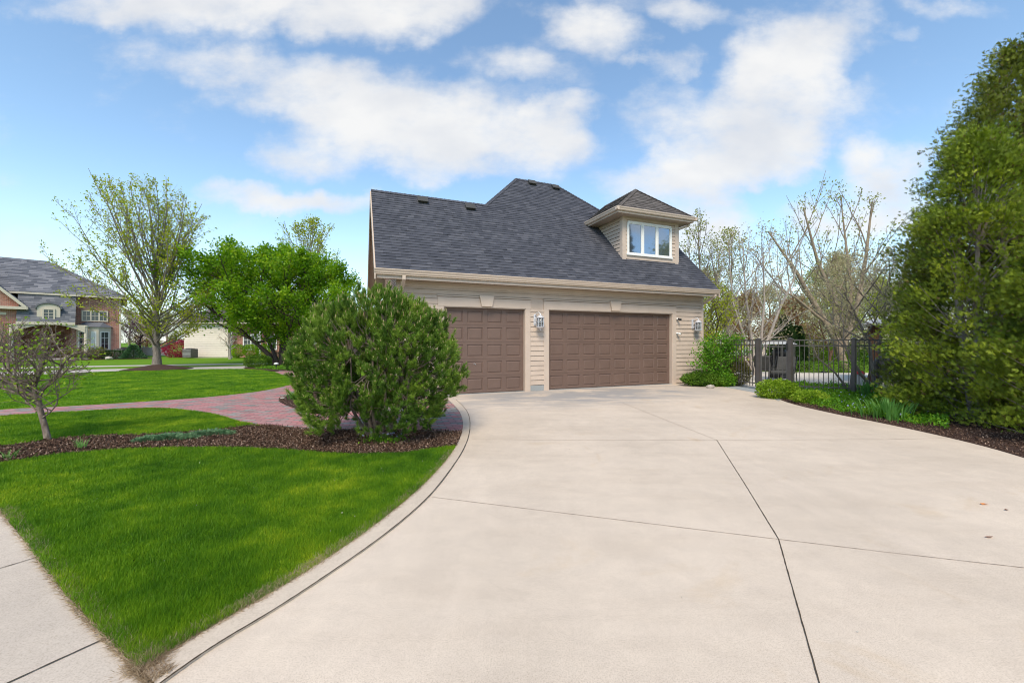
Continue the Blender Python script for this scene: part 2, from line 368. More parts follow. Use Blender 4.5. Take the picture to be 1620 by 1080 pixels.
M['strawblade'] = leafmat('dead_grass', [(0, (.17, .11, .06)), (.6, (.42, .32, .21)), (1, (.6, .5, .36))], .25)
M['path'] = brickmat('brick_pavers', [(0, (.42, .17, .17)), (.36, (.46, .22, .22)), (.56, (.42, .26, .25)), (.66, (.36, .165, .17)), (.74, (.22, .215, .20)), (1, (.30, .29, .27))], (.13, .09, .08), .23, .115, .007, rot=R(-17))
M['housebrick'] = brickmat('house_brick', [(0, (.24, .07, .05)), (.5, (.33, .105, .075)), (.8, (.40, .15, .11)), (1, (.22, .09, .07))], (.42, .34, .29), .215, .075, .010, vertical=True, wall_u=(.7193, .6947))
M['sidebrick'] = brickmat('side_brick', [(0, (.20, .08, .06)), (.5, (.30, .12, .09)), (1, (.36, .17, .13))], (.45, .40, .35), .215, .075, .012, vertical=True, wall_u=(-.3682, .9298))
def shinglemat(name, stops):
    m = Mat(name, .88, .25); c = m.ramp(m.rnd(), stops); c = m.mix(c, m.ramp(m.noise(260, 2), [(.3, (.72, .72, .72)), (.7, (1.25, 1.25, 1.25))]), .8, 'MULTIPLY')
    c = m.mix(c, m.ramp(m.noise(.8, 5), [(.3, (.9, .9, .91)), (.7, (1.08, 1.07, 1.06))]), .7, 'MULTIPLY'); m.base(c); m.bump(m.noise(300, 2), .4, .003); return m.m
M['shingle'] = shinglemat('asphalt_shingle', [(0, (.052, .055, .070)), (.4, (.064, .067, .084)), (.8, (.076, .079, .097)), (1, (.094, .096, .115))])
M['shingle_b'] = shinglemat('brownish_shingle', [(0, (.080, .070, .066)), (.5, (.105, .092, .088)), (1, (.14, .124, .118))])
M['farshingle'] = shinglemat('far_shingle', [(0, (.095, .10, .12)), (.5, (.14, .145, .165)), (1, (.21, .21, .23))])
mm = Mat('window_glass', .04, .5); mm.col((.30, .36, .44)); mm.p.inputs['Metallic'].default_value = .85; mm.bump(mm.noise(1.3, 2), .05, .02); M['glass'] = mm.m
mm = Mat('far_glass', .08, .8); mm.col((.03, .045, .05)); M['darkglass'] = mm.m
mm = Mat('lantern_glass', .1, .5); mm.col((.75, .78, .8)); mm.p.inputs['Transmission Weight'].default_value = .85; M['lglass'] = mm.m
def barkmat(name, a, b):
    m = Mat(name, .9, .15); v = m.mapping(0, (1, 1, .25)); n = m.noise(22, 5, .7, v); m.base(m.ramp(n, [(.3, a), (.7, b)])); m.bump(n, .7, .02); return m.m
M['bark_grey'] = barkmat('grey_bark', (.12, .10, .085), (.30, .265, .23))
M['bark_dark'] = barkmat('dark_bark', (.035, .027, .022), (.11, .085, .07))
M['bark_tan'] = barkmat('tan_bark', (.16, .12, .085), (.36, .29, .22))
M['bark_pale'] = barkmat('pale_bark', (.24, .20, .18), (.5, .45, .41))
M['bark_red'] = barkmat('reddish_bark', (.09, .045, .03), (.24, .14, .10))

# ------------------------------------------------------------ vegetation tools
def unit(a): return a / np.maximum(np.linalg.norm(a, axis=-1, keepdims=True), 1e-9)
def leaves(rng, P, size, aspect=.55, dirs=None, jit=1.0, fold=.25):
    """one folded four-cornered leaf at each point; returns verts, quads"""
    P = np.asarray(P); n = len(P)
    d = rng.normal(size=(n, 3)) * jit
    if dirs is not None: d = d + dirs
    d = unit(d); o = unit(np.cross(d, rng.normal(size=(n, 3))))
    nn = np.cross(d, o); s = (np.asarray(size) * rng.uniform(.6, 1.35, n))[:, None]
    a = P; b = P + d * s * .5 + o * s * aspect * .5 + nn * s * fold * .4; c = P + d * s; e = P + d * s * .5 - o * s * aspect * .5 + nn * s * fold * .4
    V = np.stack([a, b, c, e], 1).reshape(-1, 3); Fq = np.arange(n * 4).reshape(n, 4)
    return V, Fq
def blades(P, D, L, Wd, rng, up=None):
    """thin triangles from P along D"""
    n = len(P); o = unit(np.cross(D, rng.normal(size=(n, 3)))) * (np.asarray(Wd) / 2).reshape(-1, 1)
    V = np.stack([P - o, P + o, P + D * np.asarray(L).reshape(-1, 1)], 1).reshape(-1, 3)
    return V, np.arange(n * 3).reshape(n, 3)
def join(parts):
    V = []; Fs = []; o = 0
    for v, f in parts: V.append(v); Fs.append(f + o); o += len(v)
    return np.concatenate(V), np.concatenate(Fs)
def tubes(polys, nside):
    """polys: list of (pts (k,3), radii (k)), all with the same number of sides"""
    V = []; Fs = []; o = 0; an = np.arange(nside) * 2 * np.pi / nside; ca = np.cos(an)[None, :, None]; sa = np.sin(an)[None, :, None]
    for pts, rad in polys:
        pts = np.asarray(pts); k = len(pts); t = unit(np.gradient(pts, axis=0))
        ref = np.array([0, 0, 1.0]) if abs(t[0, 2]) < .8 else np.array([1.0, 0, 0])
        u = unit(np.cross(t, ref)); w = np.cross(t, u)
        ring = pts[:, None, :] + (u[:, None, :] * ca + w[:, None, :] * sa) * np.asarray(rad)[:, None, None]
        V.append(ring.reshape(-1, 3)); i = np.arange(k - 1)[:, None] * nside; j = np.arange(nside)[None, :]; j2 = (j + 1) % nside
        Fs.append(np.stack([i + j, i + j2, i + nside + j2, i + nside + j], -1).reshape(-1, 4) + o); o += k * nside
    return np.concatenate(V), np.concatenate(Fs)
def env_len(p, d, c, r):
    """distance from p along d to the ellipsoid (c, r)"""
    q = (p - c) / r; e = d / r; A = e @ e; B = q @ e; C = q @ q - 1
    disc = B * B - A * C
    if disc <= 0: return 0.0
    return max(0.0, (-B + math.sqrt(disc)) / A)
def limb(rng, p, d, L, r0, r1, k, wob, upb):
    pts = [p]; d = d / np.linalg.norm(d)
    for i in range(k):
        d = d + rng.normal(size=3) * wob + np.array([0, 0, upb]) / k; d = d / np.linalg.norm(d); pts.append(pts[-1] + d * L / k)
    return np.array(pts), np.linspace(r0, r1, k + 1)
def grow(rng, stems, c, r, n1, n2, n3, incl=(75, 12), up=(.5, .25, .1), rr=(.045, .016, .006), spread=(35, 55), l2=.5, l3=.3, start=.35, wob=.08):
    """stems: list of (pts, radii). Returns big tubes, small tubes, twig tubes, leaf sites (pos, dir)"""
    c = np.array(c, float); r = np.array(r, float); big = [(np.array(a), np.array(b)) for a, b in stems]; mid = []; tw = []; sites = []
    L1 = []
    for (pts, rad) in list(big):
        for i in range(n1):
            t = start + (1 - start) * (i + rng.uniform(0, .8)) / n1; t = min(t, .999); x = t * (len(pts) - 1); j = int(x); p = pts[j] + (pts[min(j + 1, len(pts) - 1)] - pts[j]) * (x - j)
            az = i * 2.4 + rng.uniform(-.5, .5); inc = R(incl[0] + (incl[1] - incl[0]) * (t - start) / (1 - start) + rng.uniform(-8, 8))
            d = np.array([math.sin(inc) * math.cos(az), math.sin(inc) * math.sin(az), math.cos(inc)])
            L = env_len(p, d, c, r) * rng.uniform(.74, 1.10)
            if L < .15: continue
            rb = min(rr[0] * rng.uniform(.7, 1.25), np.interp(x, np.arange(len(rad)), rad) * .8)
            q = limb(rng, p, d, L, rb, rr[2], 9, wob, up[0]); big.append(q); L1.append((q, L))
        L1.append(((pts, rad), r[2]))
    L2 = []
    for ((pts, rad), L) in L1:
        for i in range(n2):
            t = .22 + .76 * (i + rng.uniform(0, 1)) / n2; x = t * (len(pts) - 1); j = min(int(x), len(pts) - 2); p = pts[j] + (pts[j + 1] - pts[j]) * (x - j)
            d0 = unit(pts[j + 1] - pts[j]); a = R(rng.uniform(*spread)); o = unit(np.cross(d0, rng.normal(size=3))); d = d0 * math.cos(a) + o * math.sin(a); d[2] += .15; d = unit(d)
            l = min(L * l2 * rng.uniform(.5, 1.1) * (1.15 - t * .7), env_len(p, d, c, r) * rng.uniform(.9, 1.08))
            if l < .08: continue
            q = limb(rng, p, d, l, min(rr[1], np.interp(x, np.arange(len(rad)), rad) * .7), rr[2] * .7, 5, wob, up[1]); mid.append(q); L2.append((q, l))
    for ((pts, rad), L) in L2:
        for i in range(n3):
            t = .15 + .83 * (i + rng.uniform(0, 1)) / n3; x = t * (len(pts) - 1); j = min(int(x), len(pts) - 2); p = pts[j] + (pts[j + 1] - pts[j]) * (x - j)
            d0 = unit(pts[j + 1] - pts[j]); a = R(rng.uniform(20, 50)); o = unit(np.cross(d0, rng.normal(size=3))); d = d0 * math.cos(a) + o * math.sin(a)
            l = max(.12, L * l3 * rng.uniform(.6, 1.5))
            q = limb(rng, p, d, l, rr[2] * .75, rr[2] * .35, 3, wob, up[2]); tw.append(q)
            for s in (1, 2, 3): sites.append((q[0][s], unit(q[0][s] - q[0][s - 1])))
        sites.append((pts[-1], d0))
    return big, mid, tw, (np.array([s[0] for s in sites]), np.array([s[1] for s in sites]))
def make_tree(name, base, label, cat, bark, leafm, rng, stems, c, r, nleaf, lsize, group=None, lspread=.08, jit=.9, aspect=.6, sides=(7, 4, 3), **kw):
    t = thing(name, base, label, cat, group)
    b = np.array(base)
    st = [(np.array(p) + b, rd) for p, rd in stems]
    big, mid, tw, (sp, sdir) = grow(rng, st, np.array(c) + b, r, **kw)
    V, Fq = join([tubes(big, sides[0]), tubes(mid, sides[1]), tubes(tw, sides[2])])
    np_mesh('trunk', V, Fq, bark, t, smooth=True)
    if nleaf:
        i = rng.integers(0, len(sp), nleaf); P = sp[i] + rng.normal(size=(nleaf, 3)) * lspread
        V, Fq = leaves(rng, P, np.full(nleaf, lsize), aspect, sdir[i], jit)
        np_mesh('crown', V, Fq, leafm, t, rnd=rng.uniform(0, 1, nleaf))
    return t
def blob_points(rng, n, c, r, shell=.35, lumps=0, boxy=1.0, floor=None):
    """points in the outer shell of a lumpy (super)ellipsoid; returns points and outward directions"""
    d = unit(rng.normal(size=(n, 3)))
    if boxy != 1.0:
        e = np.sign(d) * np.abs(d) ** boxy; e = e / np.max(np.abs(e), axis=1, keepdims=True) ** .0
        k = 1 / (np.sum(np.abs(d) ** (2 / boxy), axis=1, keepdims=True)) ** (boxy / 2); e = d * k
    else: e = d
    q = 1 - shell * rng.uniform(0, 1, (n, 1)) ** 1.6
    if lumps:
        ph = rng.uniform(0, 6.28, 9); f = (np.sin(d[:, :1] * 5 * 1.0 + ph[0]) * np.sin(d[:, 1:2] * 6 + ph[1]) + np.sin(d[:, 2:3] * 7 + ph[2]) * np.sin(d[:, :1] * 9 + ph[3]) + .6 * np.sin(d[:, 1:2] * 15 + ph[4]) * np.sin(d[:, 2:3] * 17 + ph[5]))
        q = q * (1 + lumps * f)
    P = np.asarray(c) + e * q * np.asarray(r)
    if floor is not None: P[:, 2] = np.maximum(P[:, 2], floor + rng.uniform(0, .03, n))
    return P, d
def shrub(name, c, r, n, size, mat, label, cat, rng, group=None, shell=.4, lumps=.06, boxy=1.0, aspect=.55, stems=None, updir=.4, jit=.8):
    base = (c[0], c[1], 0)
    P, d = blob_points(rng, n, c, r, shell, lumps, boxy, floor=.0)
    V, Fq = leaves(rng, P, np.full(n, size), aspect, d * .8 + np.array([0, 0, updir]), jit)
    t = thing(name, base, label, cat, group)
    np_mesh('foliage', V, Fq, mat, t, rnd=rng.uniform(0, 1, n))
    k = stems or 7; ps = []
    for i in range(k):
        a = i * 2.4; e = np.array([c[0] + r[0] * .62 * math.cos(a), c[1] + r[1] * .62 * math.sin(a), c[2] + r[2] * .35]); b = np.array([c[0] + .06 * math.cos(a) * min(1, r[0]), c[1] + .06 * math.sin(a), 0.0])
        m = b * .5 + e * .5 + rng.normal(size=3) * .03; ps.append((np.array([b, m, e]), np.array([.02, .014, .006]) * min(1.6, max(.4, r[2]))))
    V, Fq = tubes(ps, 5); np_mesh('stem', V, Fq, M['bark_dark'], t, smooth=True)
    return t
#CONTINUE
# ------------------------------------------------------------ ground, paving, lawns
U = Vector((.9298, .3682, 0)); N = Vector((-.3682, .9298, 0)); ZV = Vector((0, 0, 1))
def HP(s, t, z): return Vector((1.10 - .3682 * t + .9298 * s, 12.07 + .9298 * t + .3682 * s, z))
g = MB(); g.quad((-400, -120, -.03), (400, -120, -.03), (400, 600, -.03), (-400, 600, -.03)); tag(g.build('ground', M['farlawn']), kind='structure')
G = lambda L: [np.array(gp(x, y)[:2]) for x, y in L]
# concrete edging band: outer line (grass side) and inner line (joint)
outer = catmull(G([(706, 630), (718, 640), (728, 652), (733, 668), (731, 685), (722, 706), (703, 733), (672, 766), (630, 803), (575, 846), (500, 897), (420, 946), (340, 990), (240, 1050)]), 6, False)
inner = catmull(G([(722, 633), (735, 645), (742, 657), (744, 672), (742, 690), (733, 713), (716, 739), (684, 782), (640, 822), (585, 865), (505, 920), (425, 973), (340, 1022), (262, 1078)]), 6, False)
def smooth(P, k=6):
    P = np.array(P)
    for _ in range(k): P[1:-1] = P[1:-1] * .5 + (P[:-2] + P[2:]) * .25
    return [p for p in P]
outer = smooth(outer, 14); inner = smooth(inner, 14)
outer += [outer[-1] + (outer[-1] - outer[-2]) * 1.0]; inner += [inner[-1] + (inner[-1] - inner[-2]) * 1.0]
band = MB()
for i in range(len(outer) - 1):
    a, b, c, d = outer[i], outer[i + 1], inner[i + 1], inner[i]
    z0, z1 = -.02, .012
    band.add([(*a, z1), (*b, z1), (*c, z1), (*d, z1), (*a, z0), (*b, z0), (*c, z0), (*d, z0)], [(0, 1, 2, 3)[::-1], (0, 1, 5, 4), (2, 3, 7, 6)])
tag(band.build('driveway_edging', M['curb']), kind='structure')
# driveway
right_edge = catmull(G([(1145, 606.5), (1195, 617), (1245, 636), (1310, 652), (1390, 668), (1470, 685), (1550, 704), (1620, 724), (1720, 757)]), 5, False)
dw = [HP(-3.5, -.0, 0)[:2], HP(6.35, -.0, 0)[:2]] + [tuple(p) for p in right_edge] + [(14, 3.2), (14, -4), (-1.2, -4), (-1.2, 1.0)] + [tuple(p + .0) for p in inner[::-1]]
sheet('driveway', dw, 0.0, M['drive'], thick=.03)
ap = MB(); ap.prism([HP(-3.5, -.02, .003), HP(6.3, -.02, .003), HP(6.3, .14, .003), HP(-3.5, .14, .003)], (0, 0, -.03)); tag(ap.build('garage_apron', M['bluewalk']), kind='structure')
rng = np.random.default_rng(5)
def crack(name, pts, w0, w1, mat, z=.004, closed=False):
    P = []
    for (a, b) in zip(pts[:-1], pts[1:]):
        a = np.array(a); b = np.array(b); n = max(2, int(np.linalg.norm(b - a) / .035))
        for k in range(n): P.append(a + (b - a) * k / n)
    P.append(np.array(pts[-1])); P = np.array(P); t = unit(np.gradient(P, axis=0)); o = np.stack([-t[:, 1], t[:, 0]], 1)
    w = rng.uniform(w0, w1, len(P))[:, None] / 2; off = rng.normal(size=(len(P), 1)) * .0005; L = P + o * (w + off); Rr = P - o * (w - off)
    V = np.concatenate([np.c_[L, np.full(len(P), z)], np.c_[Rr, np.full(len(P), z)]]); n = len(P); i = np.arange(n - 1)
    return tag(np_mesh(name, V, np.stack([i, i + 1, i + 1 + n, i + n], 1)[:, ::-1], mat), kind='structure')
crack('driveway_joint', inner, .007, .012, M['crack'], z=.0135)
crack('driveway_joint', G([(1134, 696), (1180, 768), (1232, 853), (1262, 960), (1299, 1090), (1340, 1240)]), .005, .008, M['crack'])
crack('driveway_joint', G([(985, 637), (1040, 659), (1134, 696)]), .004, .007, M['faint'])
crack('driveway_joint', G([(683, 786), (830, 804), (1010, 826), (1232, 853), (1400, 873), (1620, 898), (1900, 931)]), .0035, .006, M['faint'])
crack('driveway_joint', G([(746, 695), (900, 696), (1134, 696), (1400, 695), (1500, 693)]), .004, .007, M['faint'])
# sidewalk at the left with its joints
sa, sb = np.array(gp(0, 808)[:2]), np.array(gp(240, 1084)[:2]); sdir = unit(sb - sa); sn = np.array([sdir[1], -sdir[0]])
if sn[1] > 0: sn = -sn
s_edge = [sa - sdir * 12, sa] + [np.array(gp(x, y)[:2]) for x, y in [(48, 868), (100, 936), (150, 992), (200, 1040)]] + [sb, sb + sdir * .35]
sheet('sidewalk', [tuple(p) for p in s_edge] + [tuple(sb + sdir * .35 + sn * 1.5), tuple(sa - sdir * 12 + sn * 1.5)], .002, M['walk'], thick=.04)
for (px, py) in [(48, 885), (150, 1018)]:
    p = np.array(gp(px, py)[:2]) + sdir * .0; crack('sidewalk_joint', [p - sn * .06, p + sn * 1.5], .006, .010, M['crack'], z=.0065)
    
# brick path, mulch beds, street
path = catmull(G([(-160, 665), (0, 648), (100, 643), (200, 637), (300, 630.5), (360, 625), (410, 619), (446, 612), (475, 604), (530, 598), (640, 600)]), 4, False)
path += [np.array(HP(-4.42, 0, 0)[:2]), np.array(HP(-3.5, -.02, 0)[:2])] + [p for p in outer if p[1] > gp(0, 684)[1]]
path += catmull(G([(731, 685), (600, 684), (480, 681), (425, 676), (383, 668), (345, 657), (305, 650.5), (250, 645.5), (190, 647), (100, 652), (0, 658), (-160, 677)]), 4, False)
path_poly = [tuple(p) for p in path]
sheet('brick_path', path_poly, 0.004, M['path'])
sheet('brick_path', [tuple(p) for p in G([(434, 588.5), (452, 584.5), (500, 583), (560, 590), (520, 596), (462, 595.5), (446, 592.5)])], 0.0, M['path'])
bed_top = [(-85, 718), (0, 709), (80, 698), (150, 691.5), (240, 689), (330, 683), (390, 676), (430, 674.5), (480, 680), (600, 683), (731, 684)]
bed_bot = [(722, 706), (690, 710), (640, 717), (560, 719), (500, 716), (430, 711), (350, 708.5), (270, 709), (200, 711.5), (100, 719), (0, 733.5), (-55, 744)]
bed_poly = [tuple(p) for p in catmull(G(bed_top), 4, False) + catmull(G(bed_bot), 4, False)]
sheet('mulch_bed', bed_poly, .014, M['mulchbase'])
isl_poly = [tuple(p) for p in catmull(G([(441, 634), (450, 628), (485, 621), (560, 618), (640, 624), (655, 636), (600, 646), (540, 650), (480, 648), (455, 642)]), 4)]
sheet('mulch_bed', isl_poly, .03, M['mulchbase'])
rb_edge = [p for p in right_edge]
rbed = [tuple(p) for p in rb_edge] + [(16, 4.0), (16, 14), (7.1, 14.3), tuple(gp(1145, 606.5)[:2])]
sheet('mulch_bed', rbed, -.004, M['mulchbase'])
sheet('gate_walk', [tuple(p) for p in G([(1130, 609), (1150, 606.0), (1205, 613), (1262, 603), (1290, 608), (1232, 634), (1195, 621)])], .004, M['bluewalk'])
sheet('patio', [(8.3, 12.1), (11.0, 10.9), (18, 10.9), (18, 18.5), (12, 19.5), (7.6, 18.5), (7.6, 12.6)], .0, M['patio'])
cr = catmull(G([(-400, 612), (0, 595), (120, 589), (240, 585), (390, 583), (520, 582)]), 3, False)
cr2 = catmull(G([(520, 577), (390, 578.3), (240, 581.8), (120, 584.2), (0, 588), (-400, 600)]), 3, False)
sheet('street', [tuple(p) for p in cr + cr2], -.012, M['street'], thick=.03)
sheet('sidewalk', [tuple(p) for p in G([(-300, 592), (0, 583), (120, 580.2), (300, 577), (520, 573.8), (520, 572.6), (300, 575.6), (120, 578.6), (0, 581.2), (-300, 589)])], -.012, M['street'])
# straw coloured dead strips where the lawn was edged
def strip(name, line, w0, w1, z, mat, side=1):
    P = np.array(line); t = unit(np.gradient(P, axis=0)); o = np.stack([-t[:, 1], t[:, 0]], 1) * side
    w = np.random.default_rng(3).uniform(w0, w1, len(P))[:, None]; V = np.concatenate([np.c_[P, np.full(len(P), z)], np.c_[P + o * w, np.full(len(P), z)]]); n = len(P); i = np.arange(n - 1)
    f = np.stack([i, i + 1, i + 1 + n, i + n], 1); f = f if side > 0 else f[:, ::-1]
    return tag(np_mesh(name, V, f, mat), kind='structure')
strawline = [p for p in outer if p[1] < gp(0, 712)[1]]
fine_s = catmull(s_edge[1:-1], 8, False)
strip('edging_soil', catmull(strawline, 3, False), .05, .09, .008, M['straw'], side=-1)
strip('edging_soil', fine_s, .045, .085, .008, M['straw'], side=1)
# lawn areas
lawnA = [tuple(p) for p in catmull(G(bed_bot), 4, False)] 
lawnA = [tuple(p) for p in strawline] + [tuple(p) for p in s_edge[1:-2][::-1]] + [tuple(sa - sdir * 1.3)] + [tuple(p) for p in catmull(G(bed_bot), 4, False)[::-1]][1:]
lawnB = [tuple(p) for p in catmull(G([(-160, 677), (0, 658), (100, 652), (190, 647), (250, 645.5), (305, 650.5), (345, 657), (383, 668), (420, 675), (390, 676), (330, 683), (240, 689), (150, 691.5), (80, 698), (0, 709), (-100, 719)]), 4)]
lawnC = [tuple(p) for p in catmull(G([(-200, 668), (0, 648), (200, 637), (360, 625), (446, 612), (475, 604), (462, 595.5), (446, 592.5), (434, 588.5), (390, 583.3), (240, 585.3), (120, 589.4), (0, 595.3), (-200, 602)]), 4)]
sheet('lawn', lawnA, .004, M['lawn']); sheet('lawn', lawnB, .004, M['lawn']); sheet('lawn', lawnC, -.004, M['farlawn'])
A_ = np.array
M['orange'] = simple('orange_leaf', (.62, .24, .08), .8, .1)
def grass_mesh(name, polys, n, ymax, hmin, hmax, rng, mat, label, power=2.0, wk=.0011, edge=None):
    allp = np.concatenate([np.array(p) for p in polys]); x0, y0 = allp.min(0); x1, y1 = min(allp[:, 0].max(), 3), min(allp[:, 1].max(), ymax)
    PX = []; PY = []; tot = 0
    while tot < n:
        # radius density falls with distance squared so that far turf has fewer, wider blades
        k = 400000; r0, r1 = 1.7, math.hypot(max(abs(x0), abs(x1)), y1); u = rng.uniform(0, 1, k)
        if power == 2.0: r = r0 * (r1 / r0) ** u
        else: e = 2 - power; r = (r0 ** e + u * (r1 ** e - r0 ** e)) ** (1 / e)
        a = rng.uniform(R(-62), R(5), k); X = r * np.sin(a); Y = r * np.cos(a)
        m = np.zeros(k, bool)
        for p in polys: m |= inpoly(X, Y, p)
        m &= Y < ymax; PX.append(X[m]); PY.append(Y[m]); tot += m.sum()
    X = np.concatenate(PX)[:n]; Y = np.concatenate(PY)[:n]; r = np.hypot(X, Y)
    P = np.c_[X, Y, np.zeros(n)]; nf = .8 + .2 * np.sin(X * 2.3 + np.sin(Y * 3.1) * 2) * np.cos(Y * 2.7 + np.sin(X * 1.9)) + .12 * np.sin(X * 9 + Y * 4) * np.sin(Y * 11 - X * 3)
    L = rng.uniform(hmin, hmax, n) * nf * np.clip(1.12 - r * .02, .7, 1.1); D = unit(np.c_[rng.normal(size=n) * .38 + .1, rng.normal(size=n) * .38, np.ones(n)])
    V, Fq = blades(P, D, L, np.maximum(.0022, r * wk) * rng.uniform(.7, 1.5, n), rng)
    o = np_mesh(name, V, Fq, mat, rnd=rng.uniform(0, 1, n)); return tag(o, label, 'grass', kind='stuff')
grass_mesh('grass', [lawnA], 350000, 8, .028, .062, rng, M['blade'], 'short bright green lawn grass beside the driveway curve and sidewalk')
grass_mesh('grass', [lawnB], 90000, 12, .03, .055, rng, M['blade'], 'green lawn grass between the brick path and the long mulch bed', wk=.0012)
grass_mesh('grass', [lawnC], 150000, 26, .02, .045, rng, M['blade'], 'mown green lawn grass between the brick path and the street', power=1.6, wk=.0012)
# straw blades along the two edges
def edge_pts(line, side, w, n):
    P = np.array(line); i = rng.integers(0, len(P) - 1, n); f = rng.uniform(0, 1, (n, 1)); q = P[i] * (1 - f) + P[i + 1] * f; t = unit(P[i + 1] - P[i]); o = np.stack([-t[:, 1], t[:, 0]], 1) * side
    return q + o * rng.uniform(-.25, 1, (n, 1)) * w
eo = np.array(strawline); E1 = edge_pts(catmull(strawline, 4, False), -1, .075, 14000); E2 = edge_pts(fine_s, 1, .075, 9000); E3 = np.array(gp(236, 1048)[:2]) + rng.normal(size=(2500, 2)) * (.035, .035)
Ee = np.concatenate([E1, E2, E3]); n = len(Ee)
V, Fq = blades(np.c_[Ee, rng.uniform(0, .012, n)], unit(np.c_[rng.normal(size=(n, 2)) * 1.3, np.abs(rng.normal(size=n)) * .5 + .12]), rng.uniform(.02, .055, n), np.full(n, .0028), rng)
tag(np_mesh('dead_grass', V, Fq, M['strawblade'], rnd=rng.uniform(0, 1, n)), 'dry straw coloured grass fringe along the concrete edges of the front lawn', 'dead grass', kind='stuff')
# mulch chips
def chips(polys, n, ymin, ymax, z, label, a0=-62, a1=62, size=.03, r0=4.0, r1=12):
    PX = []; PY = []; tot = 0
    while tot < n:
        k = 200000; r = r0 + (r1 - r0) * rng.uniform(0, 1, k); a = rng.uniform(R(a0), R(a1), k); X = r * np.sin(a); Y = r * np.cos(a); m = np.zeros(k, bool)
        for p in polys: m |= inpoly(X, Y, p)
        m &= (Y > ymin) & (Y < ymax); PX.append(X[m]); PY.append(Y[m]); tot += m.sum()
    X = np.concatenate(PX)[:n]; Y = np.concatenate(PY)[:n]
    V, Fq = leaves(rng, np.c_[X, Y, z + rng.uniform(0, .03, n)], np.full(n, size), .4, None, 1.0, .3)
    V[:, 2] = np.maximum(V[:, 2], .004)
    return tag(np_mesh('mulch', V, Fq, M['chip'], rnd=rng.uniform(0, 1, n)), label, 'mulch', kind='stuff')
chips([bed_poly], 60000, 3, 9, .014, 'dark brown bark mulch in the long bed under the pine shrub', -62, 5)
chips([isl_poly], 6000, 6, 12, .03, 'dark bark mulch in the round bed beside the garage', -40, 5, r1=13)
chips([rbed], 26000, 3, 13, .0, 'reddish brown bark mulch along the right edge of the driveway', 20, 62, r1=14)
# fallen petals and bits on lawn and driveway
n = 90; Xp = np.concatenate([rng.uniform(-9, -.8, 70), rng.uniform(0, 6, 20)]); Yp = np.concatenate([rng.uniform(2.2, 6, 70), rng.uniform(2, 7, 20)])
k1 = np.concatenate([inpoly(Xp[:70], Yp[:70], lawnA), np.ones(20, bool)]); zz = np.where(np.arange(n) < 70, .055, .004)
V, Fq = leaves(rng, np.c_[Xp, Yp, zz][k1], np.full(k1.sum(), .011), .8, None, 1.0); V[:, 2] = np.maximum(V[:, 2], .004)
tag(np_mesh('petals', V, Fq, M['cream']), 'tiny pale fallen petals scattered over the lawn and driveway', 'petals', kind='stuff')

def litter(name, px, py, s, mat, label, cat):
    p = A_(gp(px, py, .006)); r_ = np.random.default_rng(int(px)); a = np.linspace(0, 6.283, 9)[:-1]; q = p + np.c_[np.cos(a) * s * r_.uniform(.7, 1.1, 8), np.sin(a) * s * .4 * r_.uniform(.7, 1.1, 8), r_.uniform(0, .006, 8)]
    m = MB(); m.prism([tuple(x) for x in q], (0, 0, .002)); tag(m.build(name, M[mat]), label, cat)
litter('fallen_leaf', 1557, 797, .035, 'orange', 'small orange dry leaf lying on the driveway at the right', 'leaf'); litter('fallen_leaf', 1592, 806, .02, 'wood', 'tiny brown leaf scrap lying right of the orange leaf on the driveway', 'leaf')
litter('twig', 1565, 849, .03, 'curtain', 'thin brown twig lying on the driveway below the orange leaf', 'twig')
# ------------------------------------------------------------ the garage
gar = thing('garage', HP(0, 0, 0), 'beige clapboard garage with two brown doors, a steep grey shingle roof and a dormer', 'garage')
WB, OP = 6.22, -4.42
tr = MB()
def vbox(m, s0, s1, t0, t1, z0, z1):
    m.hull8([HP(s, t, z) for z in (z0, z1) for t in (t0, t1) for s in (s0, s1)])
def clap(m, s0, s1, z0, z1, t=0.0, exp=.145, thick=.03):
    """lapped boards: each leans out at its lower edge"""
    z = z0
    while z < z1 - .01:
        zt = min(z + exp, z1); m.cur = random.random()
        zb_ = z + .011; m.add([HP(s0, t - thick, zb_), HP(s1, t - thick, zb_), HP(s1, t - thick * .45, zt), HP(s0, t - thick * .45, zt), HP(s0, t, zb_), HP(s1, t, zb_), HP(s1, t, zt), HP(s0, t, zt)],
              [(0, 1, 2, 3), (0, 4, 5, 1), (0, 3, 7, 4), (1, 5, 6, 2), (3, 2, 6, 7)])
        z = zt
D1, D2 = (-3.20, -.755), (0.0, 4.80); DH = 2.44; TOP = 3.09
core = MB()   # wall core behind the boards
vbox(core, OP + .005, D1[0], .001, .16, 0, DH); vbox(core, D1[1], D2[0], .001, .16, 0, DH); vbox(core, D2[1], WB, .001, .16, 0, DH); vbox(core, OP + .005, WB, .001, .16, DH, TOP)
core.build('wall_core', M['siding'], gar)
m = MB()
clap(m, OP + .10, D1[0] - .16, .03, DH + .28); clap(m, D1[1] + .15, D2[0] - .14, .17, DH); clap(m, D2[1] + .16, WB - .10, .03, DH + .28); clap(m, OP + .10, WB - .10, DH + .31, TOP - .15, exp=.12)
m.build('siding', M['siding'], gar)
side = MB(); side.hull8([HP(s, t, z) for z in (0, 3.15) for t in (.001, 12) for s in (OP - .0, OP + .004)])
side.prism([HP(OP, .3, 3.15), HP(OP, 5.1, 3.15), HP(OP, 2.45, 5.9)], U * .004)
side.build('brick_side_wall', M['sidebrick'], gar)
rw = MB(); rw.hull8([HP(s, t, z) for z in (0, 3.15) for t in (.16, 12) for s in (WB - .02, WB)]); rw.prism([HP(WB, .3, 3.15), HP(WB, 5.1, 3.15), HP(WB, 2.45, 5.9)], -U * .02)
rw.hull8([HP(s, t, z) for z in (0, 3.15) for t in (12, 12.02) for s in (OP, WB)]); rw.build('side_wall', M['siding'], gar)
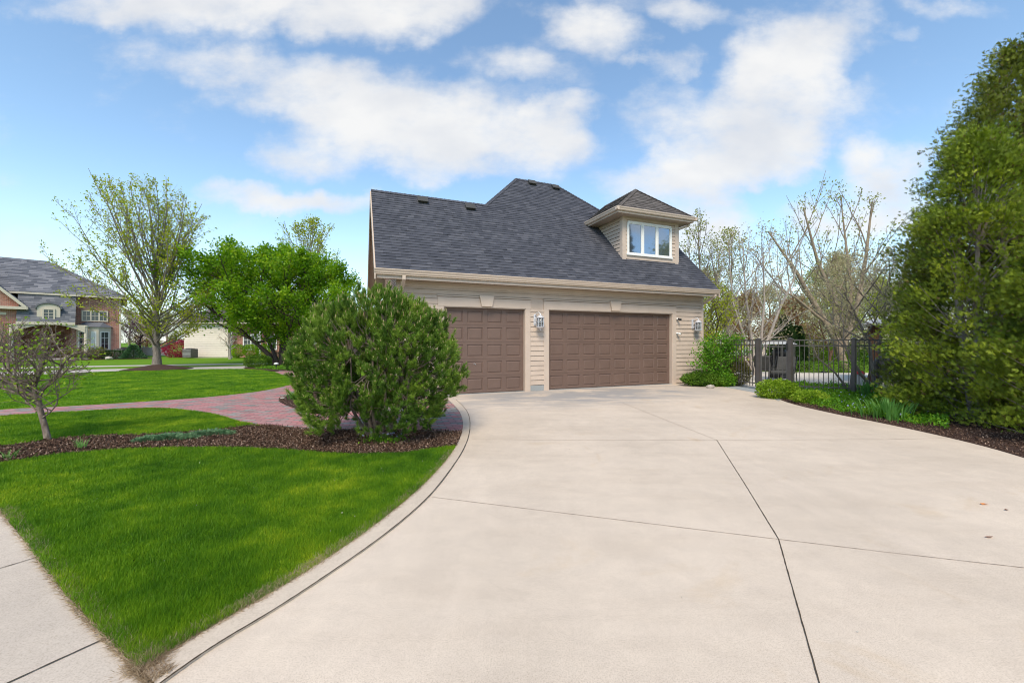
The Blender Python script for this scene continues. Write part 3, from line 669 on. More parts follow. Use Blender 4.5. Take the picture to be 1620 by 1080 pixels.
t_ = MB()
for (a, b) in (D1, D2):
    vbox(t_, a - .16, a - .0, -.035, -.0, 0, DH + .0); vbox(t_, b, b + .16 if b > 0 else b + .15, -.035, -.0, 0, DH)
    vbox(t_, a - .16, b + .155, -.038, -.0, DH, DH + .255); vbox(t_, a - .18, b + .175, -.062, -.0, DH + .27, DH + .305)
    vbox(t_, a - .002, a + .02, -.02, .13, 0, DH); vbox(t_, b - .02, b + .002, -.02, .13, 0, DH); vbox(t_, a + .02, b - .02, -.02, .13, DH - .02, DH + .002)
t_.build('door_casing', M['trim'], gar, bevel=.004)
c_ = MB(); vbox(c_, OP, OP + .10, -.03, 0, 0, TOP); vbox(c_, WB - .10, WB, -.03, 0, 0, TOP); vbox(c_, OP + .10, WB - .10, -.03, 0, TOP - .15, TOP); vbox(c_, OP - .03, OP, -.03, .1, 0, TOP); c_.build('corner_board', M['trim'], gar, bevel=.003)
base = MB(); vbox(base, D1[1] + .152, D2[0] - .162, -.02, 0, 0, .165); base.build('foundation', M['bluewalk'], gar)
for cs in ((D1[0] + D1[1]) / 2, (D2[0] + D2[1]) / 2 - .0):
    k = MB(); z0, z1 = DH + .02, DH + .33
    k.hull8([HP(cs + s * w, t, z) for (z, w) in ((z0, .155), (z1, .215)) for t in (-.10, -.0) for s in (-1, 1)]); k.build('keystone', M['gutter'], gar, bevel=.006)
def garage_door(s0, s1, ncol, nrow=5):
    root = MB(); s0 += .022; s1 -= .022; cw = (s1 - s0 - .06) / ncol; rh = (DH - .03) / nrow; T = .105
    for r_ in range(nrow):
        za, zb = .012 + r_ * rh, .012 + (r_ + 1) * rh - .004
        # section frame strips and panels
        def ring(a, b): # quads between two rects
            for i in range(4): root.add([a[i], a[(i + 1) % 4], b[(i + 1) % 4], b[i]], [(0, 1, 2, 3)])
        def rect(x0, x1, y0, y1, t): return [HP(x0, t, y0), HP(x1, t, y0), HP(x1, t, y1), HP(x0, t, y1)]
        root.add(rect(s0, s0 + .03, za, zb, T), [(0, 1, 2, 3)]); root.add(rect(s1 - .03, s1, za, zb, T), [(0, 1, 2, 3)])
        root.add([HP(s0, T, zb), HP(s1, T, zb), HP(s1, T + .012, zb + .002), HP(s0, T + .012, zb + .002)], [(0, 1, 2, 3)]); root.add([HP(s0, T + .012, zb + .002), HP(s1, T + .012, zb + .002), HP(s1, T, zb + .004), HP(s0, T, zb + .004)], [(0, 1, 2, 3)])
        for c in range(ncol):
            xa, xb = s0 + .03 + c * cw, s0 + .03 + (c + 1) * cw
            pr = [(0, T), (.062, T), (.074, T + .016), (.092, T + .016), (.112, T + .003)]; prev = None
            for (ins, t) in pr:
                q = rect(xa + ins, xb - ins, za + ins * 1.0, zb - ins * 1.0, t)
                if prev: ring(prev, q)
                prev = q
            root.add(prev, [(0, 1, 2, 3)])
    o = root.build('garage_door', M['gdoor'], gar)
    sl = MB(); vbox(sl, s0, s1, T - .01, T + .03, 0.002, .014); sl.build('seal', M['rubber'], o)
    bk = MB(); vbox(bk, s0, s1, T + .02, T + .05, 0.014, DH); bk.build('backing', M['gdoor'], o)
    return o
d_single = garage_door(*D1, 4); d_double = garage_door(*D2, 8)
d_single['label'] = 'single brown door of four panels a row'; d_double['label'] = 'double brown door of eight panels a row'
hd = MB(); c0 = HP(-2.30, .095, .80); hd.tube([c0 + U * .05 * math.cos(a) + ZV * .05 * math.sin(a) for a in np.linspace(0, 2, 6)], .006, 6); hd.build('handle', M['silver'], d_single, smooth=True)
# soffit, fascia, gutter
E0, E1_ = -4.98, 6.446; ZE = 3.28
f_ = MB(); vbox(f_, E0 + .03, E1_ - .03, -.44, -.415, 3.05, 3.20); f_.build('fascia', M['trim'], gar)
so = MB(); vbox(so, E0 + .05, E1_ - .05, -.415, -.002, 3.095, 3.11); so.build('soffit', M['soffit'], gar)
def gutter_run(m, P0, P1, out, top):
    """K-style gutter: profile swept from P0 to P1; out = outward unit vector"""
    prof = [(0, -.115), (.055, -.115), (.075, -.095), (.082, -.06), (.098, -.035), (.105, -.02), (.105, 0), (.095, 0), (.095, -.02), (0.005, -.02), (0, 0)]
    a = [P0 + out * x + ZV * (top + z) for x, z in prof]; b = [P1 + out * x + ZV * (top + z) for x, z in prof]; n = len(prof)
    m.add(a + b, [(i, (i + 1) % n, (i + 1) % n + n, i + n) for i in range(n)] + [tuple(range(n))[::-1], tuple(range(n, 2 * n))])
gu = MB(); gutter_run(gu, HP(E0 - .03, -.44, 0), HP(E1_ + .02, -.44, 0), -N, ZE); gob = gu.build('gutter', M['gutter'], gar)
def downspout(pts, parent):
    m = MB()
    for a, b in zip(pts[:-1], pts[1:]):
        a = Vector(a); b = Vector(b); d = (b - a).normalized(); x = U; y = d.cross(x).normalized(); m.box((a + b) / 2, (.085, .06, (b - a).length + .03), (x, y, d))
    return m.build('downspout', M['gutter'], parent, bevel=.008)
downspout([HP(-4.30, -.47, 3.17), HP(-4.30, -.47, 3.05), HP(-4.34, -.07, 2.72), HP(-4.34, -.07, .12), HP(-4.34, -.2, .05)], gar)
downspout([HP(6.30, -.45, 3.17), HP(6.30, -.45, 3.06), HP(6.27, .10, 2.80), HP(6.27, .10, .12)], gar)
# roof
def RP(s, r, h): return HP(s, r - .5, h + CZ)   # h above the eye
H0 = 1.805; RL = 2.95; RH = 4.9
roofpoly = {
 'front': [(E0, 0, H0), (E1_, 0, H0), (E1_, RL, H0 + RL), (4.55, RL, H0 + RL), (2.6, RH, H0 + RH), (.73, RH, H0 + RH), (-1.22, RL, H0 + RL), (E0, RL, H0 + RL)],
 'backl': [(-4.98, RL, H0 + RL), (-1.22, RL, H0 + RL), (-4.17, 5.9, H0), (-4.98, 5.9, H0)],
 'backr': [(4.55, RL, H0 + RL), (E1_, RL, H0 + RL), (E1_, 4.85, 2.855)],
 'left': [(.73, RH, H0 + RH), (-1.22, RL, H0 + RL), (-4.17, 5.9, H0), (-4.17, 9.8, H0)],
 'right': [(2.6, RH, H0 + RH), (4.55, RL, H0 + RL), (7.5, 5.9, H0), (7.5, 9.8, H0)],
 'back': [(.73, RH, H0 + RH), (2.6, RH, H0 + RH), (7.5, 9.8, H0), (-4.17, 9.8, H0)]}
def shingle_plane(m, P, rng, course=.135, tab=(.12, .30), lift=.019, clipbox=None):
    """courses of shingles over the planar polygon P; every tab is its own slab"""
    P = [Vector(p) for p in P]; nrm = Vector((0, 0, 0))
    for i in range(len(P)): nrm += P[i].cross(P[(i + 1) % len(P)])
    nrm.normalize(); nrm = nrm if nrm.z > 0 else -nrm
    e = ZV.cross(nrm).normalized(); v = nrm.cross(e).normalized(); v = v if v.z > 0 else -v
    o = min(P, key=lambda p: p.z); q = [((p - o).dot(e), (p - o).dot(v)) for p in P]; vmax = max(b for a, b in q); d = 0.0
    while d < vmax - .02:
        mid = d + course * .5; xs = []
        for i in range(len(q)):
            (x1, y1), (x2, y2) = q[i], q[(i + 1) % len(q)]
            if (y1 > mid) != (y2 > mid): xs.append(x1 + (x2 - x1) * (mid - y1) / (y2 - y1))
        xs.sort(); top = min(d + course + .02, vmax)
        for a, b in zip(xs[::2], xs[1::2]):
            x = a - rng.uniform(0, .1) if b - a > .3 else a; first = True
            while x < b - 1e-4:
                w = rng.uniform(*tab); x2 = min(x + w, b); xa = max(x, a); lf = lift * rng.uniform(.55, 1.1); m.cur = rng.uniform(0, 1)
                if x2 - xa > .005:
                    A = o + e * xa + v * d; B = o + e * x2 + v * d; C = o + e * x2 + v * top; D = o + e * xa + v * top
                    m.add([A + nrm * lf, B + nrm * lf, C + nrm * .001, D + nrm * .001, A - nrm * .004, B - nrm * .004], [(0, 1, 2, 3), (4, 5, 1, 0), (4, 0, 3), (1, 5, 2)])
                x = x2
        d += course
def caps(m, A, B, rng, w=.14, step=.14):
    A = Vector(A); B = Vector(B); d = (B - A); L = d.length; d.normalize(); s = d.cross(ZV).normalized(); k = int(L / step)
    for i in range(k):
        p = A + d * (i * L / k); q = A + d * ((i + 1) * L / k + .03); m.cur = rng.uniform(.2, .9)
        dz = w * (.62 if abs(d.z) > .15 else .95)
        m.add([p - s * w - ZV * dz + ZV * .035, p + ZV * .035, p + s * w - ZV * dz + ZV * .035, q - s * w - ZV * dz + ZV * .022, q + ZV * .022, q + s * w - ZV * dz + ZV * .022, p - s * w - ZV * (dz), p + ZV * 0.0, p + s * w - ZV * dz],
              [(0, 1, 4, 3), (1, 2, 5, 4), (6, 7, 1, 0), (7, 8, 2, 1)])
rs = np.random.default_rng(9)
slab = MB()
for k, P in roofpoly.items():
    pts = [RP(*p) - ZV * .012 for p in P]; slab.prism(pts, (0, 0, -.13))
slab.build('roof_deck', M['soffit'], gar)
m = MB()
for k, P in roofpoly.items(): shingle_plane(m, [RP(*p) for p in P], rs)
for a, b in (((-1.22, RL, H0 + RL), (.73, RH, H0 + RH)), ((4.55, RL, H0 + RL), (2.6, RH, H0 + RH)), ((E0, RL, H0 + RL), (-1.22, RL, H0 + RL)), ((E1_, RL, H0 + RL), (4.55, RL, H0 + RL)), ((.73, RH, H0 + RH), (2.6, RH, H0 + RH))):
    caps(m, RP(*a), RP(*b), rs, w=.10)
roof = m.build('roof', M['shingle'], gar, rnd=True)
for s_, dr in ((E0, -1), (E1_, 1)):
    for (r0, h0, r1, h1) in ((0, H0, RL, H0 + RL), (RL, H0 + RL, 5.9, H0)):
        rk = MB(); a = RP(s_, r0, h0 - .03); b = RP(s_, r1, h1 - .03); o = U * dr * .03; rk.add([a, b, b - ZV * .24, a - ZV * .24, a + o, b + o, b + o - ZV * .24, a + o - ZV * .24], [(0, 1, 2, 3), (7, 6, 5, 4), (0, 4, 5, 1), (2, 6, 7, 3), (0, 3, 7, 4), (1, 5, 6, 2)]); rk.build('rake_board', M['trim'], gar)
def roof_vent(s, r):
    h = H0 + r; c = RP(s, r, h); up = (N + ZV).normalized(); nr = (-N + ZV).normalized(); v = MB()
    v.box(c + nr * .05, (.30, .26, .08), (U, up, nr)); v.box(c + nr * .10 - up * .03, (.34, .30, .025), (U, up, nr)); o = v.build('roof_vent', M['grey'], gar, bevel=.01)
roof_vent(-3.42, 2.72); roof_vent(-1.85, 2.68); roof_vent(1.36, 4.72); roof_vent(2.42, 4.66)
# small vent flashings and security cameras on the wall
def camera_thing(s, z, dark, label):
    t = thing('security_camera', HP(s, -.03, z), label, 'camera'); m = MB(); m.lathe(HP(s, -.055, z - .03), [(.028, 0), (.04, .015), (.04, .045), (.028, .06)], 12); m.build('mount', M['white'], t, smooth=True)
    m = MB(); m.tube([HP(s, -.08, z), HP(s + .05, -.17, z - .035)], [.03, .034], 12); b = m.build('camera_body', M['black'] if dark else M['white'], t, smooth=True)
    m = MB(); m.tube([HP(s + .05, -.17, z - .035), HP(s + .055, -.18, z - .038)], [.024, .022], 12); m.build('lens', M['black'], b)
camera_thing(4.99, 2.26, True, 'small black and white security camera at the top right corner of the double door')
camera_thing(4.98, 1.76, False, 'small white sensor mounted halfway up, right of the double door casing')
# wall lanterns
def lantern(s, z):
    t = thing('wall_lantern', HP(s, -.02, z), None, 'wall lantern', 'lanterns on the garage wall')
    m = MB(); m.hull8([HP(s - .10 + x, y, z + zz) for zz in (-.12, .22) for y in (-.045, -.02) for x in (-.045, .045)]); m.build('backplate', M['silver'], t, bevel=.012)
    c = HP(s, -.19, z)
    m = MB(); m.tube([HP(s - .10, -.045, z + .14), HP(s - .08, -.10, z + .24), HP(s - .03, -.16, z + .27), HP(s, -.19, z + .23), HP(s, -.19, z + .19)], .011, 8); m.build('arm', M['silver'], t, smooth=True); m = MB(); m.tube([HP(s - .10, -.04, z - .05), HP(s - .13, -.08, z - .08), HP(s - .10, -.12, z - .03)], .008, 6); m.build('scroll', M['silver'], t, smooth=True)
    m = MB(); m.lathe(c, [(.118, .095), (.122, .108), (.085, .145), (.045, .178), (.018, .195), (.02, .21), (.006, .235)], 10); m.build('cap', M['silver'], t)
    m = MB(); m.lathe(c, [(.008, -.265), (.018, -.25), (.012, -.235), (.05, -.215), (.075, -.20), (.128, -.17), (.13, -.155), (.10, -.15)], 10); m.build('base', M['silver'], t)
    m = MB()
    for k in range(8):
        a = k * math.pi / 4 + .2; p = c + Vector((.1 * math.cos(a), .1 * math.sin(a), 0)); m.tube([p - ZV * .152, p + ZV * .097], .0075, 6)
    m.lathe(c - ZV * .03, [(.107, -.004), (.107, .004), (.098, .004), (.098, -.004)], 16); m.build('cage', M['silver'], t)
    m = MB(); m.lathe(c, [(.088, -.149), (.088, .094), (.085, .094), (.085, -.149)], 16); m.build('glass', M['lglass'], t, smooth=True)
    m = MB(); m.lathe(c, [(.012, -.14), (.012, -.02), (.016, 0), (.004, .05)], 10); m.build('candle', M['cream'], t, smooth=True)
    return t
z_l = 2.06
l1 = lantern(-.36, z_l + .01); l1['label'] = 'silver glass wall lantern on the narrow pier between the two garage doors'
l2 = lantern(5.80, z_l - .02); l2['label'] = 'silver glass wall lantern at the right corner of the garage beside the camera'

# ------------------------------------------------------------ dormer (part of the garage)
dor = MB(); dr_ = -.5 + 1.052   # t of the dormer front
def dv(s, r, z): return HP(s, r - .5, z)
DA, DB, DR = 3.14, 5.56, 1.052; Zb = 4.33; Zt = 5.80
def roofz(r): return ZE + r
cw_ = MB()
cw_.hull8([dv(s, r, z) for z in (Zb - .2, Zt) for r in (DR + .001, DR + .05) for s in (DA + .005, DB - .005)])
for s_ in (DA + .005, DB - .035): cw_.prism([dv(s_, DR + .01, Zb - .1), dv(s_, 2.7, Zt + .2), dv(s_, DR + .01, Zt + .0)], U * .03)
cw_.build('dormer_wall', M['siding'], gar)
m = MB(); WS0, WS1, WZ0, WZ1 = 3.33, 5.24, 4.50, 5.62
dd = DR - .5
clap(m, DA + .12, WS0 - .0, Zb + .05, Zt - .10, t=dd, exp=.13); clap(m, WS1 + .0, DB - .12, Zb + .05, Zt - .10, t=dd, exp=.13); clap(m, WS0, WS1, WZ1, Zt - .10, t=dd, exp=.13)
z = Zb + .02
while z < Zt - .05:   # left cheek boards run back until they meet the roof
    zt = min(z + .13, Zt - .02); ra = DR + .12; rb_ = max(ra + .01, z - ZE + .05); rb2 = max(ra + .01, zt - ZE + .05)
    for s_, sg in ((DA, -1), (DB, 1)):
        z_ = z + .014; a, b, c, d = dv(s_ + sg * .032, ra, z_), dv(s_ + sg * .032, rb_, z_), dv(s_ + sg * .015, rb2, zt), dv(s_ + sg * .015, ra, zt)
        e, f = dv(s_, ra, z_), dv(s_, rb_, z_); g1, g2 = dv(s_, ra, zt), dv(s_, rb2, zt); m.add([a, b, c, d, e, f, g1, g2], [(0, 1, 2, 3), (0, 4, 5, 1), (3, 2, 7, 6)])
    z = zt
m.build('dormer_siding', M['siding'], gar)
m = MB()
for a, b in ((DA - .03, DA + .12), (DB - .12, DB + .03)): m.hull8([dv(s, r, z) for z in (Zb - .03, Zt) for r in (DR - .035, DR - .0) for s in (a, b)])
for a, b in ((DA - .03, DA - .0), (DB + .0, DB + .03)): m.hull8([dv(s, r, z) for z in (Zb - .03, Zt) for r in (DR + .0, DR + .13) for s in (a, b)])
m.hull8([dv(s, r, z) for z in (Zb + .0, WZ0 - .04) for r in (DR - .028, DR) for s in (DA + .12, DB - .12)]); m.hull8([dv(s, r, z) for z in (Zt - .10, Zt) for r in (DR - .028, DR) for s in (DA + .12, DB - .12)])
m.build('dormer_trim', M['trim'], gar, bevel=.004)
# window of three casements
m = MB(); tw = (WS1 - WS0)
def wbox(mm, s0, s1, z0, z1, d0, d1): mm.hull8([dv(s, DR + r, z) for z in (z0, z1) for r in (d0, d1) for s in (s0, s1)])
wbox(m, WS0 - .05, WS1 + .05, WZ0 - .04, WZ0 + .03, -.075, 0); wbox(m, WS0, WS1, WZ1 - .03, WZ1 + .03, -.055, 0)
for x in (WS0, WS0 + tw / 3, WS0 + 2 * tw / 3, WS1): wbox(m, x - .028, x + .028, WZ0 + .03, WZ1 - .03, -.055, 0)
wf = m.build('window', M['whiteframe'], gar, bevel=.004)
for i in range(3):
    a = WS0 + tw * i / 3 + .028; b = WS0 + tw * (i + 1) / 3 - .028; m = MB()
    for (p, q, r0, r1) in ((a, a + .035, WZ0 + .03, WZ1 - .03), (b - .035, b, WZ0 + .03, WZ1 - .03), (a + .035, b - .035, WZ0 + .03, WZ0 + .065), (a + .035, b - .035, WZ1 - .065, WZ1 - .03)): wbox(m, p, q, r0, r1, -.04, -.005)
    m.build('sash', M['whiteframe'], wf); m = MB(); wbox(m, a + .035, b - .035, WZ0 + .065, WZ1 - .065, -.02, -.012); m.build('pane', M['glass'], wf)
# dormer eaves and hipped roof
SL, SR, RF = 2.64, 5.98, .65; ZD = 5.945; ZP = ZD + 1.20; RPk = 1.83; SM = (SL + SR) / 2
m = MB(); m.hull8([dv(s, r, z) for z in (Zt - .01, Zt + .005) for r in (RF + .05, 2.9) for s in (SL + .05, SR - .05)]); m.build('dormer_soffit', M['soffit'], gar)
m = MB()
for a, b, c, d in ((SL + .02, SR - .02, RF + .02, RF + .05), (SL + .02, SL + .05, RF + .05, 2.72), (SR - .05, SR - .02, RF + .05, 2.72)): m.hull8([dv(s, r, z) for z in (Zt - .03, ZD - .02) for r in (c, d) for s in (a, b)])
m.build('dormer_fascia', M['trim'], gar)
m = MB(); gutter_run(m, dv(SL - .085, RF + .03, 0), dv(SR + .085, RF + .03, 0), -N, ZD); gutter_run(m, dv(SL + .02, RF - .07, 0), dv(SL + .02, 2.60, 0), -U, ZD - .001); gutter_run(m, dv(SR - .02, RF - .07, 0), dv(SR - .02, 2.60, 0), U, ZD - .001)
m.build('dormer_gutter', M['gutter'], gar)
BK = 4.3
pl = [[dv(SL, RF, ZD), dv(SR, RF, ZD), dv(SM, RPk, ZP)], [dv(SL, RF, ZD), dv(SM, RPk, ZP), dv(SM, BK - .4, ZP), dv(SL, 2.75, ZD)], [dv(SR, RF, ZD), dv(SR, 3.4, ZD), dv(SM, BK - .4, ZP), dv(SM, RPk, ZP)]]
m = MB(); ms = MB()
for P in pl: m.prism([p - ZV * .01 for p in P], (0, 0, -.09)); shingle_plane(ms, P, rs)
m.build('dormer_deck', M['soffit'], gar)
caps(ms, dv(SL, RF, ZD), dv(SM, RPk, ZP), rs, .09); caps(ms, dv(SR, RF, ZD), dv(SM, RPk, ZP), rs, .09); caps(ms, dv(SM, BK - .5, ZP), dv(SM, RPk, ZP), rs, .09)
ms.build('dormer_roof', M['shingle_b'], gar, rnd=True)
def dsp(pts):
    m = MB()
    for a, b in zip(pts[:-1], pts[1:]):
        a = Vector(a); b = Vector(b); d = (b - a).normalized(); x = N; y = d.cross(x).normalized(); m.box((a + b) / 2, (.06, .08, (b - a).length + .02), (x, y, d))
    m.build('downspout', M['gutter'], gar, bevel=.008)
dsp([dv(SR + .03, DR - .12, ZD - .1), dv(SR + .0, DR - .1, Zt - .07), dv(DB + .08, DR + .06, Zt - .2), dv(DB + .08, DR + .06, Zb + .07)])
# ------------------------------------------------------------ foliage materials
M['bark_brown'] = barkmat('brown_grey_bark', (.10, .075, .058), (.30, .24, .20))
M['pine'] = leafmat('pine_needles', [(0, (.028, .070, .012)), (.45, (.095, .185, .022)), (1, (.30, .42, .05))], .12, nscale=2.5, nmix=.4)
M['candle'] = leafmat('pine_candle', [(0, (.32, .22, .12)), (.6, (.50, .38, .22)), (1, (.36, .42, .14))], .2)
M['arbor'] = leafmat('arborvitae_spray', [(0, (.035, .052, .008)), (.25, (.095, .140, .014)), (.65, (.20, .27, .022)), (1, (.44, .49, .05))], .16, nscale=2.6, nmix=.5)
M['arbor_dk'] = leafmat('arborvitae_olive', [(0, (.042, .052, .012)), (.35, (.115, .140, .02)), (.75, (.22, .255, .03)), (1, (.36, .38, .07))], .2, nscale=2.0, nmix=.5)
M['dullspray'] = leafmat('brown_spray', [(0, (.06, .035, .018)), (1, (.17, .11, .05))], .2)
M['maple'] = leafmat('young_maple_leaf', [(0, (.17, .19, .02)), (.5, (.32, .37, .03)), (1, (.52, .55, .06))], .4)
M['bright'] = leafmat('bright_green_leaf', [(0, (.045, .12, .006)), (.45, (.14, .29, .012)), (1, (.38, .50, .03))], .45, nscale=1.0, nmix=.5)
M['bud'] = leafmat('pale_spring_bud', [(0, (.26, .22, .13)), (.6, (.42, .38, .22)), (1, (.58, .52, .34))], .35)
M['budgreen'] = leafmat('green_spring_bud', [(0, (.16, .17, .05)), (.6, (.30, .31, .09)), (1, (.46, .45, .18))], .4)
M['budred'] = leafmat('reddish_spring_leaf', [(0, (.17, .10, .055)), (.6, (.32, .20, .11)), (1, (.44, .32, .18))], .4)
M['hedge'] = leafmat('hedge_leaf', [(0, (.025, .065, .008)), (.5, (.08, .17, .014)), (1, (.19, .31, .03))], .2, nscale=3)
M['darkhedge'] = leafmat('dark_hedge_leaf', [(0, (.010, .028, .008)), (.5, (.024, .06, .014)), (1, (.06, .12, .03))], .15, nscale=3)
M['lime'] = leafmat('lime_leaf', [(0, (.09, .17, .012)), (.5, (.20, .33, .02)), (1, (.40, .50, .06))], .3, nscale=4)
M['cover'] = leafmat('ground_cover_leaf', [(0, (.03, .10, .006)), (.5, (.10, .26, .012)), (1, (.26, .44, .03))], .25, nscale=3)
M['juniper'] = leafmat('juniper_spray', [(0, (.04, .10, .045)), (.5, (.10, .20, .09)), (1, (.20, .32, .17))], .15, nscale=6)
M['iris'] = leafmat('strap_leaf', [(0, (.06, .17, .03)), (.5, (.12, .29, .06)), (1, (.26, .44, .14))], .35)
M['brownshrub'] = leafmat('brownish_leaf', [(0, (.07, .065, .02)), (.5, (.14, .13, .035)), (1, (.24, .24, .06))], .25)
M['magenta'] = leafmat('magenta_leaf', [(0, (.15, .008, .03)), (.5, (.30, .02, .06)), (1, (.48, .06, .12))], .3)
M['pinkflower'] = leafmat('pink_blossom', [(0, (.42, .17, .22)), (1, (.68, .40, .44))], .3)
M['blueflower'] = leafmat('lilac_blossom', [(0, (.28, .30, .62)), (1, (.55, .58, .85))], .2)
M['cushion'] = simple('grey_cushion', (.09, .088, .085), .9, .1)
M['bulb'] = simple('fairy_bulb', (.8, .72, .5), .3, .5, .03)
A3 = np.array
# ------------------------------------------------------------ big pine shrub
def pine():
    rng = np.random.default_rng(21); base = gp(600, 692); bx, by = base[0], base[1]
    t = thing('pine_shrub', base, 'large rounded dark green pine shrub with beige candles in the mulch beside the garage', 'shrub')
    cen = A3([bx - .03, by + .12, 1.09]); rad = A3([1.13, 1.03, 1.06])
    # lobes spread over the crown
    lobes = []; k = 0
    for i in range(470):
        z = 1 - 2 * (i + .5) / 470; a = i * 2.39996; d = A3([math.sqrt(1 - z * z) * math.cos(a), math.sqrt(1 - z * z) * math.sin(a), z])
        e = np.sign(d) * np.abs(d) ** .82; lm = math.sin(d[0] * 7 + 1) * math.sin(d[2] * 6 + 2) + .7 * math.sin(d[0] * 13 + d[2] * 9) * math.sin(d[1] * 11 + 4)
        if lm < -.85: continue
        if d[2] < -.86: continue
        q = rng.uniform(.88, 1.0) * (1 + .085 * lm); p = cen + e * rad * q
        if d[2] < -.3 and rng.uniform() < .35: continue
        if rng.uniform() < .05: continue
        if p[2] < .12: p[2] = .12 + rng.uniform(0, .1)
        lobes.append((p, d))
    for i in range(150):
        d = unit(rng.normal(size=3)); p = cen + d * rad * rng.uniform(.4, .78)
        if p[2] > .35: lobes.append((p, d))
    # skeleton
    st = []; roots = []
    for i in range(11):
        a = i * 2.4; b = A3([bx + .13 * math.cos(a), by + .10 * math.sin(a), 0]); top = cen + A3([.60 * math.cos(a), .5 * math.sin(a), rng.uniform(-.2, .5)])
        m1 = b * .65 + top * .35 + rng.normal(size=3) * .05 + A3([0, 0, -.05]); m2 = b * .3 + top * .7 + rng.normal(size=3) * .06
        st.append((np.array([b, m1, m2, top]), A3([.032, .026, .018, .009]))); roots += [m1, m2, top]
    roots = np.array(roots); tw = []
    for p, d in lobes:
        j = np.argmin(np.linalg.norm(roots - (p - d * .3), axis=1)); q = roots[j]; mid = (p + q) / 2 + rng.normal(size=3) * .05 - A3([0, 0, .05])
        tw.append((np.array([q, mid, p]), A3([.011, .008, .005])))
    for i in range(26):   # bare dead twigs low in the shrub
        a = rng.uniform(0, 6.28); b = A3([bx, by, .12]) + rng.normal(size=3) * A3([.2, .15, .08]); e = b + A3([math.cos(a) * .55, math.sin(a) * .5, rng.uniform(.05, .5)]); tw.append((np.array([b, (b + e) / 2 + rng.normal(size=3) * .05, e]), A3([.008, .006, .002])))
    V, Fq = join([tubes(st, 7), tubes(tw, 4)]); np_mesh('stem', V, Fq, M['bark_brown'], t, smooth=True)
    # shoots: each a brush of needles round a short stem, a candle at the tip of many
    P = []; D = []; L = []; Wd = []; RN = []; tips = []
    for p, d in lobes:
        lv = rng.uniform(0, .22)
        for s in range(rng.integers(9, 14)):
            sv = rng.uniform(0, .35)
            q = p + rng.normal(size=3) * .055; u = unit(d * .55 + A3([0, 0, .85]) + rng.normal(size=3) * .30); sl = rng.uniform(.07, .12)
            nn = 60; f = rng.uniform(0, 1, nn)[:, None]; side = unit(rng.normal(size=(nn, 3))); side = unit(side - (side @ u)[:, None] * u)
            P.append(q + u * sl * f); RN.append(lv - .08 + sv * .8 + f[:, 0] * .3 + rng.uniform(0, .4, nn)); D.append(unit(u * (.75 + .5 * f) + side * rng.uniform(.55, 1.0, (nn, 1)))); L.append(rng.uniform(.05, .080, nn) * (1.1 - .3 * f[:, 0])); Wd.append(np.full(nn, .0065))
            if d[2] > -.35: tips.append((q + u * sl, unit(u * .5 + A3([0, 0, 1.0]))))
    P = np.concatenate(P); D = np.concatenate(D); L = np.concatenate(L); Wd = np.concatenate(Wd)
    V, Fq = blades(P, D, L, Wd, rng); r = np.concatenate(RN); np_mesh('foliage', V, Fq, M['pine'], t, rnd=r)
    sel = [x for x in tips if rng.uniform() < .42]; cs = []
    for (p, u) in sel:
        l = rng.uniform(.02, .055) * (1.35 if p[2] > 1.75 else .62); cs.append((np.array([p, p + u * l * .7, p + u * l]), A3([.0058, .0052, .002])))
    cs.sort(key=lambda c: -(c[0][0][2]) + c[0][0][1] * .6)
    for c in cs[:99]:
        V, Fq = tubes([c], 4); np_mesh('candle', V, Fq, M['candle'], t, rnd=np.full(8, rng.uniform(0, 1)))
    V, Fq = tubes(cs[99:], 4); tag(np_mesh('candle', V, Fq, M['candle'], t, rnd=np.repeat(rng.uniform(0, 1, len(cs) - 99), 8)), kind='stuff')
pine()
# ------------------------------------------------------------ arborvitae at the right
def frond(rng, P, D, size):
    """flat feathery spray: a fan of narrow tapering leaflets in one plane"""
    n = len(P); o = unit(np.cross(D, rng.normal(size=(n, 3)))); parts = []; s = (np.asarray(size) * rng.uniform(.6, 1.3, n))[:, None]
    for (f, a, l, w) in ((0, 0, 1.0, .16), (.12, .75, .55, .13), (.12, -.75, .55, .13), (.38, .65, .45, .12), (.38, -.65, .45, .12), (.62, .5, .36, .10), (.62, -.5, .36, .10)):
        p0 = P + D * s * f; d = unit(D * math.cos(a) + o * math.sin(a) + rng.normal(size=(n, 3)) * .12); q = unit(o * math.cos(a) - D * math.sin(a)); L = s * l
        parts.append(np.stack([p0, p0 + d * L * .45 + q * s * w * .5, p0 + d * L, p0 + d * L * .45 - q * s * w * .5], 1))
    V = np.stack(parts, 1).reshape(-1, 3); return V, np.arange(len(V)).reshape(-1, 4), 7
